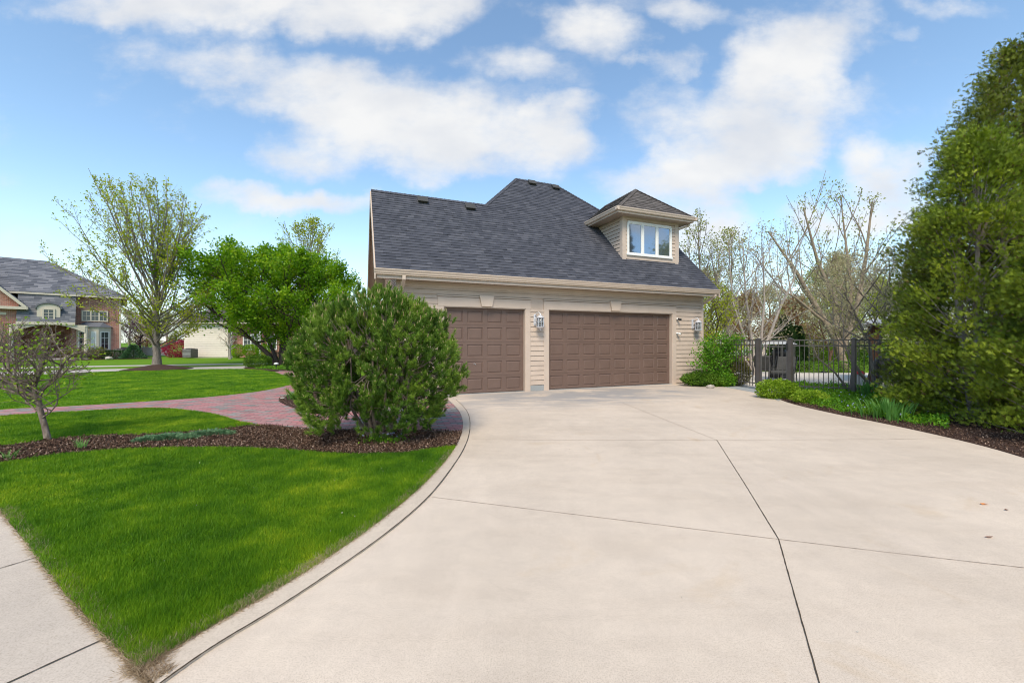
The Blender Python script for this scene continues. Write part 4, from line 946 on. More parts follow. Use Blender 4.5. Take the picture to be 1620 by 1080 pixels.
def arborvitae(base, H, rad, n, mat, label, seed, size=.10, sparse=0.0, brown=.08, lean=(0, 0), zmin=.12, pw=1.6):
    rng = np.random.default_rng(seed); t = thing('arborvitae', base, label, 'evergreen tree', 'arborvitae trees beside the driveway'); b = A3(base)
    def R_(z): x = np.clip(z / H, 0, 1); return rad * np.where(x < .1, .9 + x, (1 - (np.maximum(x - .1, 0) / .9) ** pw) * .97 + .03)
    # trunks and boughs
    tk = []; bo = []; tips = []
    for i in range(3):
        a = i * 2.1 + seed; e = b + A3([math.cos(a) * rad * .22 + lean[0], math.sin(a) * rad * .22 + lean[1], H * (.97 - .12 * i)]); m_ = b + (e - b) * .5 + A3([math.cos(a), math.sin(a), 0]) * rad * .16
        tk.append((np.array([b + A3([.08 * math.cos(a), .08 * math.sin(a), 0]), m_, e]), A3([.075, .05, .012])))
    nb = int(230 * rad * H / 10)
    for i in range(nb):
        z = H * (rng.uniform(.02, .985)) ; a = i * 2.4; r = float(R_(z)) * (rng.uniform(.80, 1.10)); q = tk[i % 3][0]; zz = max(.1, z - r * .55); f = zz / H
        p0 = q[0] * (1 - f) + q[2] * f; lx = lean[0] * z / H; ly = lean[1] * z / H; e = b + A3([math.cos(a) * r + lx, math.sin(a) * r + ly, z]); bo.append((np.array([p0, (p0 + e) / 2 + A3([0, 0, -.1 * r]), e]), A3([.016, .010, .004]))); tips.append((p0, e))
    V, Fq = join([tubes(tk, 8), tubes(bo, 4)]); np_mesh('trunk', V, Fq, M['bark_grey'], t, smooth=True)
    T0 = np.array([x[0] for x in tips]); T1 = np.array([x[1] for x in tips]); i = rng.integers(0, nb, n); f = 1 - np.where(rng.uniform(0, 1, (n, 1)) < .78, .26, .68) * rng.uniform(0, 1, (n, 1)); bough = rng.uniform(0, 1, nb)
    zrel = np.clip((T1[i][:, 2] - base[2]) / H, 0, 1); keep = rng.uniform(0, 1, n) > sparse * zrel ** 1.3
    i = i[keep]; f = f[keep]; n = len(i); dirn = unit(T1[i] - T0[i]); spread = .11 + .04 * rng.uniform(0, 1, (n, 1))
    P = T0[i] * (1 - f) + T1[i] * f + rng.normal(size=(n, 3)) * spread * A3([1.1, 1.1, .7]); P[:, 2] = np.maximum(P[:, 2], zmin * rng.uniform(.2, 1, n))
    out = P - b; out[:, 2] = 0; D = unit(unit(out) * .6 + A3([0, 0, .75]) + rng.normal(size=(n, 3)) * .42)
    V, Fq, k = frond(rng, P, D, np.full(n, size)); rr = np.repeat(np.clip(.5 * bough[i] + .6 * rng.uniform(0, 1, n) - .03, 0, 1), k); np_mesh('foliage', V, Fq, mat, t, rnd=rr)
    m_ = int(n * brown * .6); j = rng.integers(0, n, m_); V, Fq, k = frond(rng, P[j] - D[j] * .05 + rng.normal(size=(m_, 3)) * .05, unit(D[j] + A3([0, 0, -.5])), np.full(m_, size * .8)); np_mesh('dead_spray', V, Fq, M['dullspray'], t, rnd=np.repeat(rng.uniform(0, 1, m_), k))
    return t
arborvitae((8.8, 7.5, 0), 5.6, 1.25, 36000, M['arbor'], 'dense green arborvitae nearest the iron fence, right of the strap-leaved clump', 31, .085, pw=2.2, sparse=.3)
arborvitae((10.85, 8.5, 0), 7.9, 2.15, 90000, M['arbor_dk'], 'tallest arborvitae, olive and thin at the top, behind the lower ones', 32, .092, sparse=.42, brown=.16, zmin=.5, pw=2.3)
arborvitae((8.6, 5.72, 0), 4.5, 1.36, 40000, M['arbor'], 'nearest arborvitae at the right edge of the driveway, brightest green', 33, .08, sparse=.2)
arborvitae((12.8, 6.2, 0), 6.2, 1.9, 12000, M['arbor'], 'arborvitae at the far right end of the row, mostly outside the picture', 34, .12, sparse=.2)

# ------------------------------------------------------------ trees at the left
rng = np.random.default_rng(40)
mb = gp(248, 582)
def straight(h, r0, r1, k=6, lean=(0, 0), wob=.03):
    P = np.array([[lean[0] * i / k + rng.normal() * wob, lean[1] * i / k + rng.normal() * wob, h * i / k] for i in range(k + 1)]); P[0] = (0, 0, 0); rd = np.linspace(r0, r1, k + 1); rd[0] *= 1.3; return P, rd
make_tree('maple_tree', mb, 'tall vase-shaped young maple with sparse yellow green leaves beside the street', 'tree', M['bark_grey'], M['maple'], rng,
  [straight(5.0, .20, .06, 7)], (-.75, 0, 5.5), (4.5, 4.1, 4.9), 16000, .11, lspread=.08, n1=54, n2=10, n3=6, start=.20, incl=(74, 12), up=(.55, .35, .2), rr=(.05, .017, .009), l2=.40, l3=.24, spread=(22, 42), wob=.06)
rg = gp(250, 583.5); ring = MB(); ring.lathe((rg[0], rg[1], -.02), [(1.55, 0), (1.3, .05), (.7, .16), (.3, .24)], 24); tag(ring.build('mulch_ring', M['mulchbase'], smooth=True), kind='structure')
# spreading green tree with several stems
rng = np.random.default_rng(41); tb = A3(gp(443, 578)); stems = []
for (ex, ey, ez, r0) in ((-4.7, .4, 3.7, .16), (-2.2, -.8, 4.8, .13), (.2, .5, 5.2, .14), (1.6, -.3, 4.9, .13), (2.9, .6, 4.2, .12), (-.6, 1.8, 4.6, .11)):
    P = np.array([[0, 0, 0], [ex * .10, ey * .1, ez * .18], [ex * .36, ey * .3, ez * .46], [ex * .68, ey * .65, ez * .74], [ex, ey, ez]]) + A3([ex * .05, ey * .05, 0]) * 1.0
    stems.append((P, np.array([r0, r0 * .85, r0 * .62, r0 * .4, r0 * .2])))
make_tree('spreading_tree', tuple(tb), 'broad bright green tree with several dark leaning trunks above a low hedge', 'tree', M['bark_dark'], M['bright'], rng, stems, (-1.5, 0, 4.7), (6.3, 4.2, 2.6), 62000, .13, lspread=.17, n1=11, n2=7, n3=5, start=.38,
  incl=(80, 20), up=(.12, .1, .05), rr=(.07, .022, .009), l2=.45, l3=.28, wob=.08, aspect=.75)
# fine leaves of the tree behind it
rng = np.random.default_rng(42); b2 = at(487, 566, 31); b2 = (b2[0], b2[1], 0)
make_tree('background_tree', b2, 'sparse yellow green treetop rising behind the spreading green tree', 'tree', M['bark_grey'], M['maple'], rng, [straight(9.2, .18, .02, 8)], (0, 0, 7.0), (3.3, 3.2, 4.0), 4200, .14, lspread=.12, n1=24, n2=6, n3=4, start=.3, incl=(60, 8), up=(.6, .3, .2), rr=(.06, .02, .011), l2=.45, l3=.26, spread=(22, 42))
# small ornamental tree in the mulch bed, front left
rng = np.random.default_rng(43); b3 = A3(gp(76, 697)); 
st = [(np.array([[0, 0, 0], [-.05, 0, .22], [-.14, .02, .45], [-.17, .02, .62]]), A3([.042, .036, .034, .032])),
      (np.array([[-.17, .02, .60], [-.34, .03, .72], [-.62, 0, .86], [-.86, .02, 1.05]]), A3([.032, .026, .02, .012])),
      (np.array([[-.17, .02, .60], [-.16, -.04, .80], [-.10, -.02, 1.02], [-.02, 0, 1.3]]), A3([.035, .028, .02, .012])),
      (np.array([[-.12, .02, .74], [.04, .06, .92], [.16, .05, 1.12], [.30, .05, 1.28]]), A3([.024, .02, .015, .01])),
      (np.array([[-.17, .02, .62], [-.34, -.1, .80], [-.42, -.12, 1.02], [-.48, -.1, 1.3]]), A3([.026, .02, .016, .01])),
      (np.array([[-.19, .02, .60], [-.46, .06, .68], [-.84, .1, .78], [-1.2, .1, .9]]), A3([.024, .02, .016, .01])),
      (np.array([[-.10, 0, .33], [.05, -.02, .42], [.17, -.02, .56]]), A3([.014, .01, .006])), (np.array([[-.13, 0, .42], [-.3, -.02, .58], [-.36, -.02, .74]]), A3([.013, .01, .006]))]
make_tree('ornamental_tree', tuple(b3), 'small crooked bare-branched tree with a few new yellow green leaves in the mulch bed', 'tree', M['bark_brown'], M['lime'], rng, st, (-.30, 0, 1.16), (.80, .75, .62), 900, .042, lspread=.03, n1=6, n2=5, n3=4, start=.40,
  incl=(80, 25), up=(.3, .25, .2), rr=(.013, .008, .0045), l2=.6, l3=.45, wob=.14, spread=(30, 65))

# ------------------------------------------------------------ planting near the path and the pine
def clump(name, base, n, h, spread, w, mat, label, cat, rng, group=None, arch=.5):
    """strap-shaped leaves rising from one base and arching outward"""
    t = MB(); V = []; Fs = []
    for i in range(n):
        a = rng.uniform(0, 6.283); rr_ = abs(rng.normal()) * spread * .35; p = A3([base[0] + math.cos(a) * rr_, base[1] + math.sin(a) * rr_, base[2]]); L = h * rng.uniform(.55, 1.1); out = A3([math.cos(a), math.sin(a), 0]) * rng.uniform(.15, 1) * arch
        sd_ = A3([-math.sin(a + rng.uniform(-1, 1)), math.cos(a), 0]); o = len(V)
        for k, (u, ww) in enumerate(((0, .7), (.35, 1), (.7, .8), (1, .05))):
            q = p + out * L * u * u + A3([0, 0, 1]) * L * (u - .28 * arch * u * u); V += [q - sd_ * w * ww / 2, q + sd_ * w * ww / 2]
        for k in range(3): Fs.append([o + 2 * k, o + 2 * k + 1, o + 2 * k + 3, o + 2 * k + 2])
    return tag(np_mesh(name, A3(V), A3(Fs), mat, rnd=np.repeat(rng.uniform(0, 1, n), 3)), label, cat, group)
rng = np.random.default_rng(50)
clump('strap_leaf_plant', gp(468, 634), 70, .34, .3, .022, M['iris'], 'clump of green strap leaves in the round mulch bed left of the pine', 'plant', rng, arch=.9)
clump('strap_leaf_plant', gp(1406, 662), 190, .46, .62, .024, M['iris'], 'large clump of upright grey green strap leaves at the driveway edge by the arborvitae', 'plant', rng, arch=.55)
clump('strap_leaf_plant', (8.75 + .75, 10.62, 0), 90, .5, .35, .022, M['iris'], 'dark strap leaves growing at the foot of the right fence post', 'plant', rng, arch=.3)
clump('seedling', gp(128, 712), 26, .20, .12, .008, M['iris'], 'tuft of thin green blades sprouting in the mulch right of the small tree', 'plant', rng, arch=.6)
clump('seedling', gp(12, 728), 26, .16, .2, .008, M['iris'], 'tuft of thin green blades sprouting at the left end of the mulch bed', 'plant', rng, arch=.8)
def creeping(pc, rx, ry, n, label, seed):
    rng = np.random.default_rng(seed); c = gp(*pc); a = rng.uniform(0, 6.283, n); q = np.sqrt(rng.uniform(0, 1, n)); P = np.c_[c[0] + np.cos(a) * q * rx, c[1] + np.sin(a) * q * ry, .02 + .07 * (1 - q) * rng.uniform(.3, 1, n)]
    D = unit(np.c_[np.cos(a), np.sin(a), np.full(n, .55)] + rng.normal(size=(n, 3)) * .35); V, Fq, k = frond(rng, P, D, np.full(n, .055)); tag(np_mesh('creeping_juniper', V, Fq, M['juniper'], rnd=np.repeat(rng.uniform(0, 1, n), k)), label, 'ground cover', 'juniper mats in the mulch')
creeping((268, 696), .42, .18, 1300, 'flat grey green juniper mat in the mulch, the wider and left one', 51)
creeping((335, 689), .34, .17, 1000, 'flat grey green juniper mat in the mulch, the right one nearer the pine', 52)
creeping((230, 700), .16, .10, 260, 'small separate tip of juniper at the lower lawn edge of the mulch', 53)
# tiny blue flowered plants below the pine
P = np.c_[rng.normal(size=500) * .16 + gp(608, 702)[0], rng.normal(size=500) * .07 + gp(608, 702)[1], rng.uniform(.0, .10, 500)]; V, Fq = leaves(rng, P, np.full(500, .03), .6, A3([0, 0, .6])); t = thing('flowering_weed', gp(608, 702), 'low green weed with tiny pale blue flowers under the pine shrub', 'plant'); np_mesh('foliage', V, Fq, M['cover'], t, rnd=rng.uniform(0, 1, 500))
P = np.c_[rng.normal(size=16) * .15 + gp(612, 700)[0], rng.normal(size=16) * .05 + gp(612, 700)[1] - .03, rng.uniform(.10, .16, 16)]; 
for q in P:
    V, Fq = leaves(rng, q[None] + rng.normal(size=(4, 3)) * .003, np.full(4, .02), .9, A3([0, 0, 1.0])); np_mesh('flower', V, Fq, M['blueflower'], t, rnd=rng.uniform(0, 1, 4))

# ------------------------------------------------------------ left garden bed by the green tree
def hedge_box(pc, Y, w, d, h, n, size, mat, label, rng, group=None):
    c = at(pc, 540, Y); return shrub('trimmed_hedge', (c[0], c[1], h / 2), (w / 2, d / 2, h / 2), n, size, mat, label, 'hedge', rng, group, shell=.25, lumps=.0, boxy=.45)
rng = np.random.default_rng(60)
cb = MB(); pl_ = [tuple(p) for p in catmull(G([(385, 582), (430, 577), (520, 576), (540, 584), (470, 586.5), (420, 586)]), 3)]
tag(sheet('mulch_bed', pl_, .006, M['mulchbase']), kind='structure')
hedge_box(408, 22.9, 1.30, .9, .62, 5200, .055, M['hedge'], 'low flat-topped trimmed hedge block at the left foot of the spreading green tree', rng)
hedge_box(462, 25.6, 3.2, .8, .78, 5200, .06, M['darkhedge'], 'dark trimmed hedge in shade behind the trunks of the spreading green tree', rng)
def ground_cover(poly, n, z0, h, size, mat, label, rng, ymin=0, ymax=99, name='ground_cover'):
    A = np.array(poly); x0, y0 = A.min(0); x1, y1 = A.max(0); X = rng.uniform(x0, x1, n * 6); Y = rng.uniform(y0, y1, n * 6); k = inpoly(X, Y, poly); X = X[k][:n]; Y = Y[k][:n]; m_ = len(X)
    hh = h * (.55 + .35 * np.sin(X * 5.1 + np.sin(Y * 4)) * np.sin(Y * 4.7) + .3 * np.sin(X * 13 + 1) * np.sin(Y * 12)); P = np.c_[X, Y, z0 + np.abs(hh) * rng.uniform(.25, 1.1, m_)]
    V, Fq = leaves(rng, P, np.full(m_, size), .55, A3([0, 0, .6]), .9); o = tag(np_mesh(name, V, Fq, mat, rnd=rng.uniform(0, 1, m_)), label, 'ground cover', kind='stuff'); return P
ground_cover([gp(*p)[:2] for p in ((400, 583), (440, 580), (500, 579), (520, 583), (480, 587), (430, 585))], 5000, 0, .14, .06, M['cover'], 'dark green ground cover round the trunks of the spreading green tree', rng)
ll = thing('landscape_light', gp(437, 584), 'tiny white landscape light in front of the spreading tree trunks', 'lamp'); m = MB(); p = Vector(gp(437, 584)); m.lathe(p, [(.03, 0), (.03, .22), (.02, .25)], 8); m.build('stake', M['black'], ll); m = MB(); m.lathe(p + ZV * .25, [(.05, 0), (.12, .02), (.11, .07), (.03, .11)], 12); m.build('lamp_shade', M['white'], ll, smooth=True)

# ------------------------------------------------------------ right side: fence, gate, planting
FP = {'a': Vector((7.10, 14.25, 0)), 'b': Vector((7.55, 12.2, 0)), 'c': Vector((8.07, 11.55, 0)), 'd': Vector((9.36, 10.9, 0)), 'e': Vector((11.0, 10.08, 0)), 'f': Vector((12.64, 9.26, 0))}
def fpost(p, parent, h=1.56, w=.075):
    m = MB(); m.box(p + ZV * (h / 2 - .02), (w, w, h), (U, N, ZV)); m.box(p + ZV * (h - .01), (w + .018, w + .018, .02), (U, N, ZV))
    m.hull8([p + U * (a * (w / 2 + .004) * (1 if k == 0 else .1)) + N * (b * (w / 2 + .004) * (1 if k == 0 else .1)) + ZV * (h + .0 + k * .025) for k in (0, 1) for b in (-1, 1) for a in (-1, 1)])
    return m.build('post', M['darkmetal'], parent)
def fpanel(a, b, parent, zt=1.53, z0=.09, gap=.11, pname='picket', gate=False):
    d = (b - a); L = d.length; d.normalize(); n_ = d.cross(ZV)
    for z in (zt - .015, zt - .175, z0 + .10):
        m = MB(); m.box((a + b) / 2 + ZV * z, (L - .06, .024, .032), (d, n_, ZV)); m.build('rail', M['darkmetal'], parent)
    k = max(1, round(L / gap))
    for i in range(1, k):
        p = a + d * (L * i / k); m = MB(); m.box(p + ZV * ((zt + z0) / 2 - .01), (.016, .016, zt - z0 - .02), (d, n_, ZV)); m.build(pname, M['darkmetal'], parent)
fen = thing('iron_fence', FP['c'], 'dark bronze metal picket fence running right from the gate into the arborvitae', 'fence')
fpanel(FP['c'], FP['d'], fen); fpanel(FP['d'], FP['e'], fen)
for k in 'cde': fpost(FP[k], fen, w=.085 if k != 'c' else .105)
fe2 = thing('iron_fence', FP['a'], 'short dark metal picket fence panel between the garage corner shrub and the gate', 'fence'); fpanel(FP['a'], FP['b'], fe2); fpost(FP['b'], fe2, w=.10); fpost(FP['a'], fe2)
gt = thing('metal_gate', FP['b'], 'dark metal picket garden gate between the two thick posts', 'gate'); dg = (FP['c'] - FP['b']).normalized(); ga = FP['b'] + dg * .075; gb = FP['c'] - dg * .075; fpanel(ga, gb, gt, zt=1.50, z0=.06)
for p in (ga, gb):
    m = MB(); m.box(p + ZV * .78, (.035, .035, 1.46), (dg, dg.cross(ZV), ZV)); m.build('gate_stile', M['darkmetal'], gt)
m = MB(); m.box(gb + ZV * 1.32 - dg.cross(ZV) * -.03, (.05, .05, .22), (dg, dg.cross(ZV), ZV)); m.build('latch', M['black'], gt, bevel=.006)
rng = np.random.default_rng(70)
c = gp(1242, 632); shrub('lime_shrub', (c[0] + .02, c[1] + .30, .20), (.52, .36, .27), 5200, .050, M['lime'], 'low mounded yellow green shrub at the driveway edge in front of the gate post', 'shrub', rng, lumps=.07, updir=.7)
c = gp(1295, 640); shrub('lime_shrub', (c[0] + .0, c[1] + .25, .12), (.42, .28, .17), 2600, .045, M['lime'], 'smaller lower lime shrub right of the mounded one at the driveway edge', 'shrub', rng, lumps=.08, updir=.7)
gcp = [tuple(gp(x, y)[:2]) for x, y in ((1262, 636), (1320, 650), (1395, 662), (1450, 672), (1500, 680), (1500, 640), (1420, 622), (1330, 612), (1262, 608), (1225, 612))]
Pg = ground_cover(gcp, 30000, 0, .17, .046, M['cover'], 'leafy green ground cover with small blue flowers along the fence', rng)
j = rng.integers(0, len(Pg), 170); V, Fq = leaves(rng, Pg[j] + A3([0, 0, .05]), np.full(170, .035), .95, A3([0, -.5, 1.0])); tag(np_mesh('blue_flowers', V, Fq, M['blueflower'], rnd=rng.uniform(0, 1, 170)), 'scattered tiny lilac blue flowers in the ground cover by the fence', 'flowers', kind='stuff')
gc2 = [(9.0, 9.2), (10.2, 7.0), (11.5, 7.0), (14, 10), (11, 10.9), (9.4, 11.6), (9.0, 10.4)]
ground_cover(gc2, 9000, 0, .14, .05, M['cover'], 'green ground cover behind the fence beneath the arborvitae', rng)
# planting at the garage corner
c = (6.75, 13.0, .30); shrub('corner_yew', (6.5, 13.25, .22), (.85, .45, .24), 8500, .055, M['hedge'], 'low spreading green shrub along the wall foot at the right garage corner', 'shrub', rng, lumps=.10, updir=.5)
c = gp(1140, 612); shrub('corner_shrub', (c[0] + .15, c[1] + .35, .22), (.50, .42, .26), 6000, .05, M['cover'], 'green low shrub with blue tinted tips beside the gate walk', 'shrub', rng, lumps=.10, updir=.5)
c = gp(1178, 613); shrub('lime_shrub', (c[0] + .1, c[1] + .55, .42), (.36, .34, .42), 3800, .05, M['brownshrub'], 'taller yellow green rounded shrub behind the picket fence left of the gate', 'shrub', rng, lumps=.08)
# espaliered shrub with tiers of foliage
es = thing('tiered_shrub', (6.95, 13.35, 0), 'tall green shrub with horizontal tiers of leaves trained at the right garage corner', 'shrub'); bs = A3([6.95, 13.35, 0]); br = []; tipsP = []
for (ax, az, bx_, bz) in ((0, .3, -.85, .70), (0, .5, -.75, 1.08), (.05, .7, -.65, 1.38), (.0, .4, .75, .75), (.05, .7, .85, 1.12), (.05, .9, .70, 1.52), (.02, .8, .1, 1.62), (0, .4, -.4, .9), (0, .5, .4, 1.3), (0, .3, .3, .5), (.1, .9, .35, 1.60), (-.1, .8, -.3, 1.5)):
    e = bs + A3([bx_, rng.uniform(-.25, .25), bz]); s0 = bs + A3([ax, 0, az]); m_ = (s0 + e) / 2 + A3([0, 0, .06]); br.append((np.array([s0, m_, e]), A3([.02, .014, .006])))
    for k in range(430):
        f = rng.uniform(.1, 1.08); q = s0 * (1 - f) + e * f + A3([0, 0, .04]); tipsP.append(q + rng.normal(size=3) * A3([.13, .14, .06]))
br.append((np.array([bs, bs + A3([.02, 0, .6]), bs + A3([.05, 0, 1.4])]), A3([.04, .03, .015]))); br.append((np.array([bs + A3([.25, .05, 0]), bs + A3([.2, 0, .6]), bs + A3([.35, 0, 1.3])]), A3([.03, .024, .012])))
V, Fq = tubes(br, 6); np_mesh('stem', V, Fq, M['bark_tan'], es, smooth=True); tipsP = np.array(tipsP); V, Fq = leaves(rng, tipsP, np.full(len(tipsP), .068), .6, A3([0, 0, .5]), 1); np_mesh('foliage', V, Fq, M['cover'], es, rnd=rng.uniform(0, .75, len(tipsP)))
# rocks
def rock(p, r, label, seed, group=None):
    rg_ = random.Random(seed); m = MB(); rows = []; n = 9
    for i in range(5):
        ph = i / 4 * math.pi; row = []
        for j in range(n):
            a = j / n * 2 * math.pi; q = 1 + rg_.uniform(-.16, .16); row.append((p[0] + r * math.sin(ph) * math.cos(a) * q, p[1] + r * .8 * math.sin(ph) * math.sin(a) * q, p[2] + r * .30 + r * .55 * math.cos(ph) * q))
        rows.append(row)
    vs = [q for row in rows for q in row]; m.add(vs, [(i * n + j, i * n + (j + 1) % n, (i + 1) * n + (j + 1) % n, (i + 1) * n + j) for i in range(4) for j in range(n)]); return tag(m.build('rock', M['stone'], bevel=r * .08), label, 'rock', group)
rock(gp(1124, 613.5), .13, 'pale rough rock at the driveway edge under the garage corner shrubs', 1); rock(gp(1103, 609), .08, 'smaller pale rock nearest the garage door under the corner shrubs', 2)
rock(gp(447, 631.5), .07, 'small pale rock beside the strap leaves in the round mulch bed', 3)

# ------------------------------------------------------------ garden behind the fence
def box_obj(parent, name, mat, c, d, ax=None, bevel=0):
    m = MB(); m.box(c, d, ax); return m.build(name, mat, parent, bevel=bevel)
# gazebo
gz = at(1382, 540, 13.9); gz = Vector((gz[0], gz[1], 0)); gaz = thing('gazebo', gz, 'gazebo with grey metal roof, dark post and tied brown curtain behind the fence', 'gazebo'); GW = 2.7; GU = Vector((.74, -.672, 0)); GN = Vector((.672, .74, 0))
rz = 2.02
for k, (a, b) in enumerate(((0, 0), (GW, 0), (0, GW), (GW, GW))):
    p = gz + GU * a + GN * b; m = MB(); m.box(p + ZV * rz / 2, (.11, .11, rz), (GU, GN, ZV)); m.build('post', M['wood'], gaz, bevel=.006)
for (a, b, L, ax) in ((GW / 2, 0, GW, 0), (GW / 2, GW, GW, 0), (0, GW / 2, GW - .22, 1), (GW, GW / 2, GW - .22, 1)):
    m = MB(); m.box(gz + GU * a + GN * b + ZV * (rz - .06), (L - .12, .08, .14) if ax == 0 else (.08, L, .14), (GU, GN, ZV)); m.build('beam', M['wood'], gaz)
m = MB(); cx = gz + GU * GW / 2 + GN * GW / 2; o_ = .38; cs = [gz + GU * a + GN * b for a, b in ((-o_, -o_), (GW + o_, -o_), (GW + o_, GW + o_), (-o_, GW + o_))]; rc = [cx + GU * a + GN * b for a, b in ((-.5, -.5), (.5, -.5), (.5, .5), (-.5, .5))]
v_ = [c + ZV * (rz + .0) for c in cs] + [c + ZV * (rz + .06) for c in cs] + [c + ZV * (rz + .62) for c in rc]; m.add(v_, [(3, 2, 1, 0)] + [(i, (i + 1) % 4, (i + 1) % 4 + 4, i + 4) for i in range(4)] + [(i + 4, (i + 1) % 4 + 4, (i + 1) % 4 + 8, i + 8) for i in range(4)] + [(8, 9, 10, 11)])
m.build('roof', M['greyplastic'], gaz)
m = MB(); n = 20; rows = []
for (z, w) in ((2.0, .36), (1.6, .34), (1.15, .24), (.9, .15), (.7, .20), (.3, .34), (.06, .42)):
    rows.append([gz + GU * (.04 + (j / n - .5) * w * 1.1 - .0) + GN * (-.10 + .05 * math.sin(j * 2.1) * (w / .3)) + ZV * z for j in range(n + 1)])
vs = [q for r_ in rows for q in r_]; vs2 = [q - GN * .03 for q in vs]; L_ = len(vs); fs = [(i * (n + 1) + j, i * (n + 1) + j + 1, (i + 1) * (n + 1) + j + 1, (i + 1) * (n + 1) + j) for i in range(6) for j in range(n)]
m.add(vs + vs2, fs + [tuple(x + L_ for x in f[::-1]) for f in fs]); m.build('curtain', M['curtain'], gaz, smooth=True)
# red lidded bin, covered grill, teal bench, patio chairs, path lights
rb = at(1358, 540, 13.0); rb = Vector((rb[0], rb[1], 0)); t = thing('red_lidded_bin', rb, 'pale ribbed bin with a bright red lid between the fence post and gazebo curtain', 'bin'); m = MB(); m.lathe(rb, [(.12, 0), (.13, .02), (.15, .40), (.15, .42)], 16); m.build('bin_body', M['greyplastic'], t); m = MB(); m.lathe(rb + ZV * .42, [(.17, 0), (.17, .03), (.12, .09), (.02, .11)], 16); m.build('lid', M['red'], t, smooth=True)
cg = at(1402, 540, 13.2); cg = Vector((cg[0], cg[1], 0)); t = thing('covered_grill', cg, 'black covered kettle grill right of the gazebo curtain', 'grill'); m = MB(); m.lathe(cg, [(.20, .25), (.30, .45), (.34, .70), (.33, .80), (.25, .93), (.08, 1.0)], 18); m.build('grill_bowl', M['black'], t, smooth=True)
for a in (0, 2.1, 4.2):
    m = MB(); m.tube([cg + Vector((.3 * math.cos(a), .3 * math.sin(a), 0)), cg + Vector((.16 * math.cos(a), .16 * math.sin(a), .35))], .014, 6); m.build('leg', M['black'], t)
tq = at(1394, 540, 16.5); tq = Vector((tq[0], tq[1], 0)); t = thing('teal_chair', tq, 'teal slatted garden chair seen behind the gazebo curtain', 'chair')
for i in range(5): box_obj(t, 'back_slat', M['teal'], tq + U * (-.24 + i * .12) + N * .25 + ZV * .95, (.10, .02, .62), (U, N, ZV), .005)
box_obj(t, 'seat', M['teal'], tq + ZV * .62, (.56, .50, .03), (U, N, ZV), .005)
for a in (-1, 1): box_obj(t, 'armrest', M['teal'], tq + U * a * .33 + ZV * .85, (.10, .62, .025), (U, N, ZV), .005)
for a in (-1, 1):
    for b in (-1, 1): box_obj(t, 'leg', M['wood'], tq + U * a * .28 + N * b * .22 + ZV * .30, (.07, .07, .60), (U, N, ZV))
bg = at(1233, 540, 15.2); bg = Vector((bg[0], bg[1], 0)); t = thing('barbecue_cart', bg, 'tall black barbecue cart under a pale slanted canopy behind the gate', 'barbecue'); box_obj(t, 'cabinet', M['black'], bg + ZV * .50, (.48, .5, .85), (U, N, ZV), .02); m = MB(); m.lathe(bg + ZV * .93, [(.24, 0), (.25, .12), (.20, .24), (.05, .30)], 14); m.build('hood', M['black'], t, smooth=True)
for a in (-1, 1):
    for b in (-1, 1): box_obj(t, 'canopy_post', M['darkmetal'], bg + U * a * .34 + N * b * .3 + ZV * .68, (.03, .03, 1.36), (U, N, ZV))
m = MB(); p_ = [bg + U * a * .42 + N * b * .4 + ZV * (1.37 + .0) for a, b in ((-1, -1), (1, -1), (1, 1), (-1, 1))]; q_ = [bg + U * a * .3 + N * b * .12 + ZV * 1.52 for a, b in ((-1, -1), (1, -1), (1, 1), (-1, 1))]
m.add(p_ + q_, [(3, 2, 1, 0), (4, 5, 6, 7)] + [(i, (i + 1) % 4, (i + 1) % 4 + 4, i + 4) for i in range(4)]); m.build('canopy', M['greyplastic'], t)
def patio_chair(p, rz_, label):
    p = Vector((p[0], p[1], 0)); t = thing('patio_chair', p, label, 'chair', 'patio chairs behind the gate'); ca, sa_ = math.cos(rz_), math.sin(rz_); X = Vector((ca, sa_, 0)); Y = Vector((-sa_, ca, 0))
    box_obj(t, 'seat_cushion', M['cushion'], p + ZV * .42, (.56, .56, .10), (X, Y, ZV), .03); bk = (Y * .35 + ZV).normalized(); box_obj(t, 'back_cushion', M['cushion'], p + Y * .34 + ZV * .70, (.54, .09, .52), (X, bk.cross(X) * -1, bk), .03)
    for a in (-1, 1):
        m = MB(); o = X * a * .31; m.tube([p + o - Y * .34, p + o - Y * .30 + ZV * .58, p + o + Y * .22 + ZV * .62, p + o + Y * .44 + ZV * .96], .016, 6); m.build('side_frame', M['black'], t, smooth=True)
        m = MB(); m.tube([p + o + Y * .40, p + o + Y * .24 + ZV * .62], .016, 6); m.build('leg', M['black'], t)
    m = MB(); m.tube([p - X * .31 - Y * .3 + ZV * .36, p + X * .31 - Y * .3 + ZV * .36], .014, 6); m.build('crossbar', M['black'], t)
patio_chair(at(1212, 540, 15.0), 2.2, 'reclining patio chair with pale cushions, left one behind the gate'); patio_chair(at(1238, 540, 13.6), -.9, 'patio chair with pale cushions, right one close behind the thick gate post')
def path_light(p, h, label):
    p = Vector(p); t = thing('path_light', p, label, 'garden light'); m = MB(); m.tube([p, p + ZV * h], .012, 8); m.build('stake', M['black'], t); m = MB(); m.lathe(p + ZV * (h - .03), [(.10, 0), (.105, .008), (.05, .045), (.012, .06)], 14); m.build('lamp_shade', M['black'], t, smooth=True)
path_light((gp(1303, 607)[0], gp(1303, 607)[1], 0), .42, 'tall black mushroom-shaped path light seen through the right fence panel'); 
sp_ = Vector(gp(1333, 618)); t = thing('spotlight', sp_, 'tiny black garden spotlight low in the ground cover left of the right post', 'garden light'); m = MB(); m.tube([sp_, sp_ + ZV * .12], .01, 6); m.build('stake', M['black'], t); m = MB(); m.tube([sp_ + ZV * .12 - U * .04, sp_ + ZV * .17 + U * .05], [.03, .045], 10); m.build('lamp_head', M['black'], t)
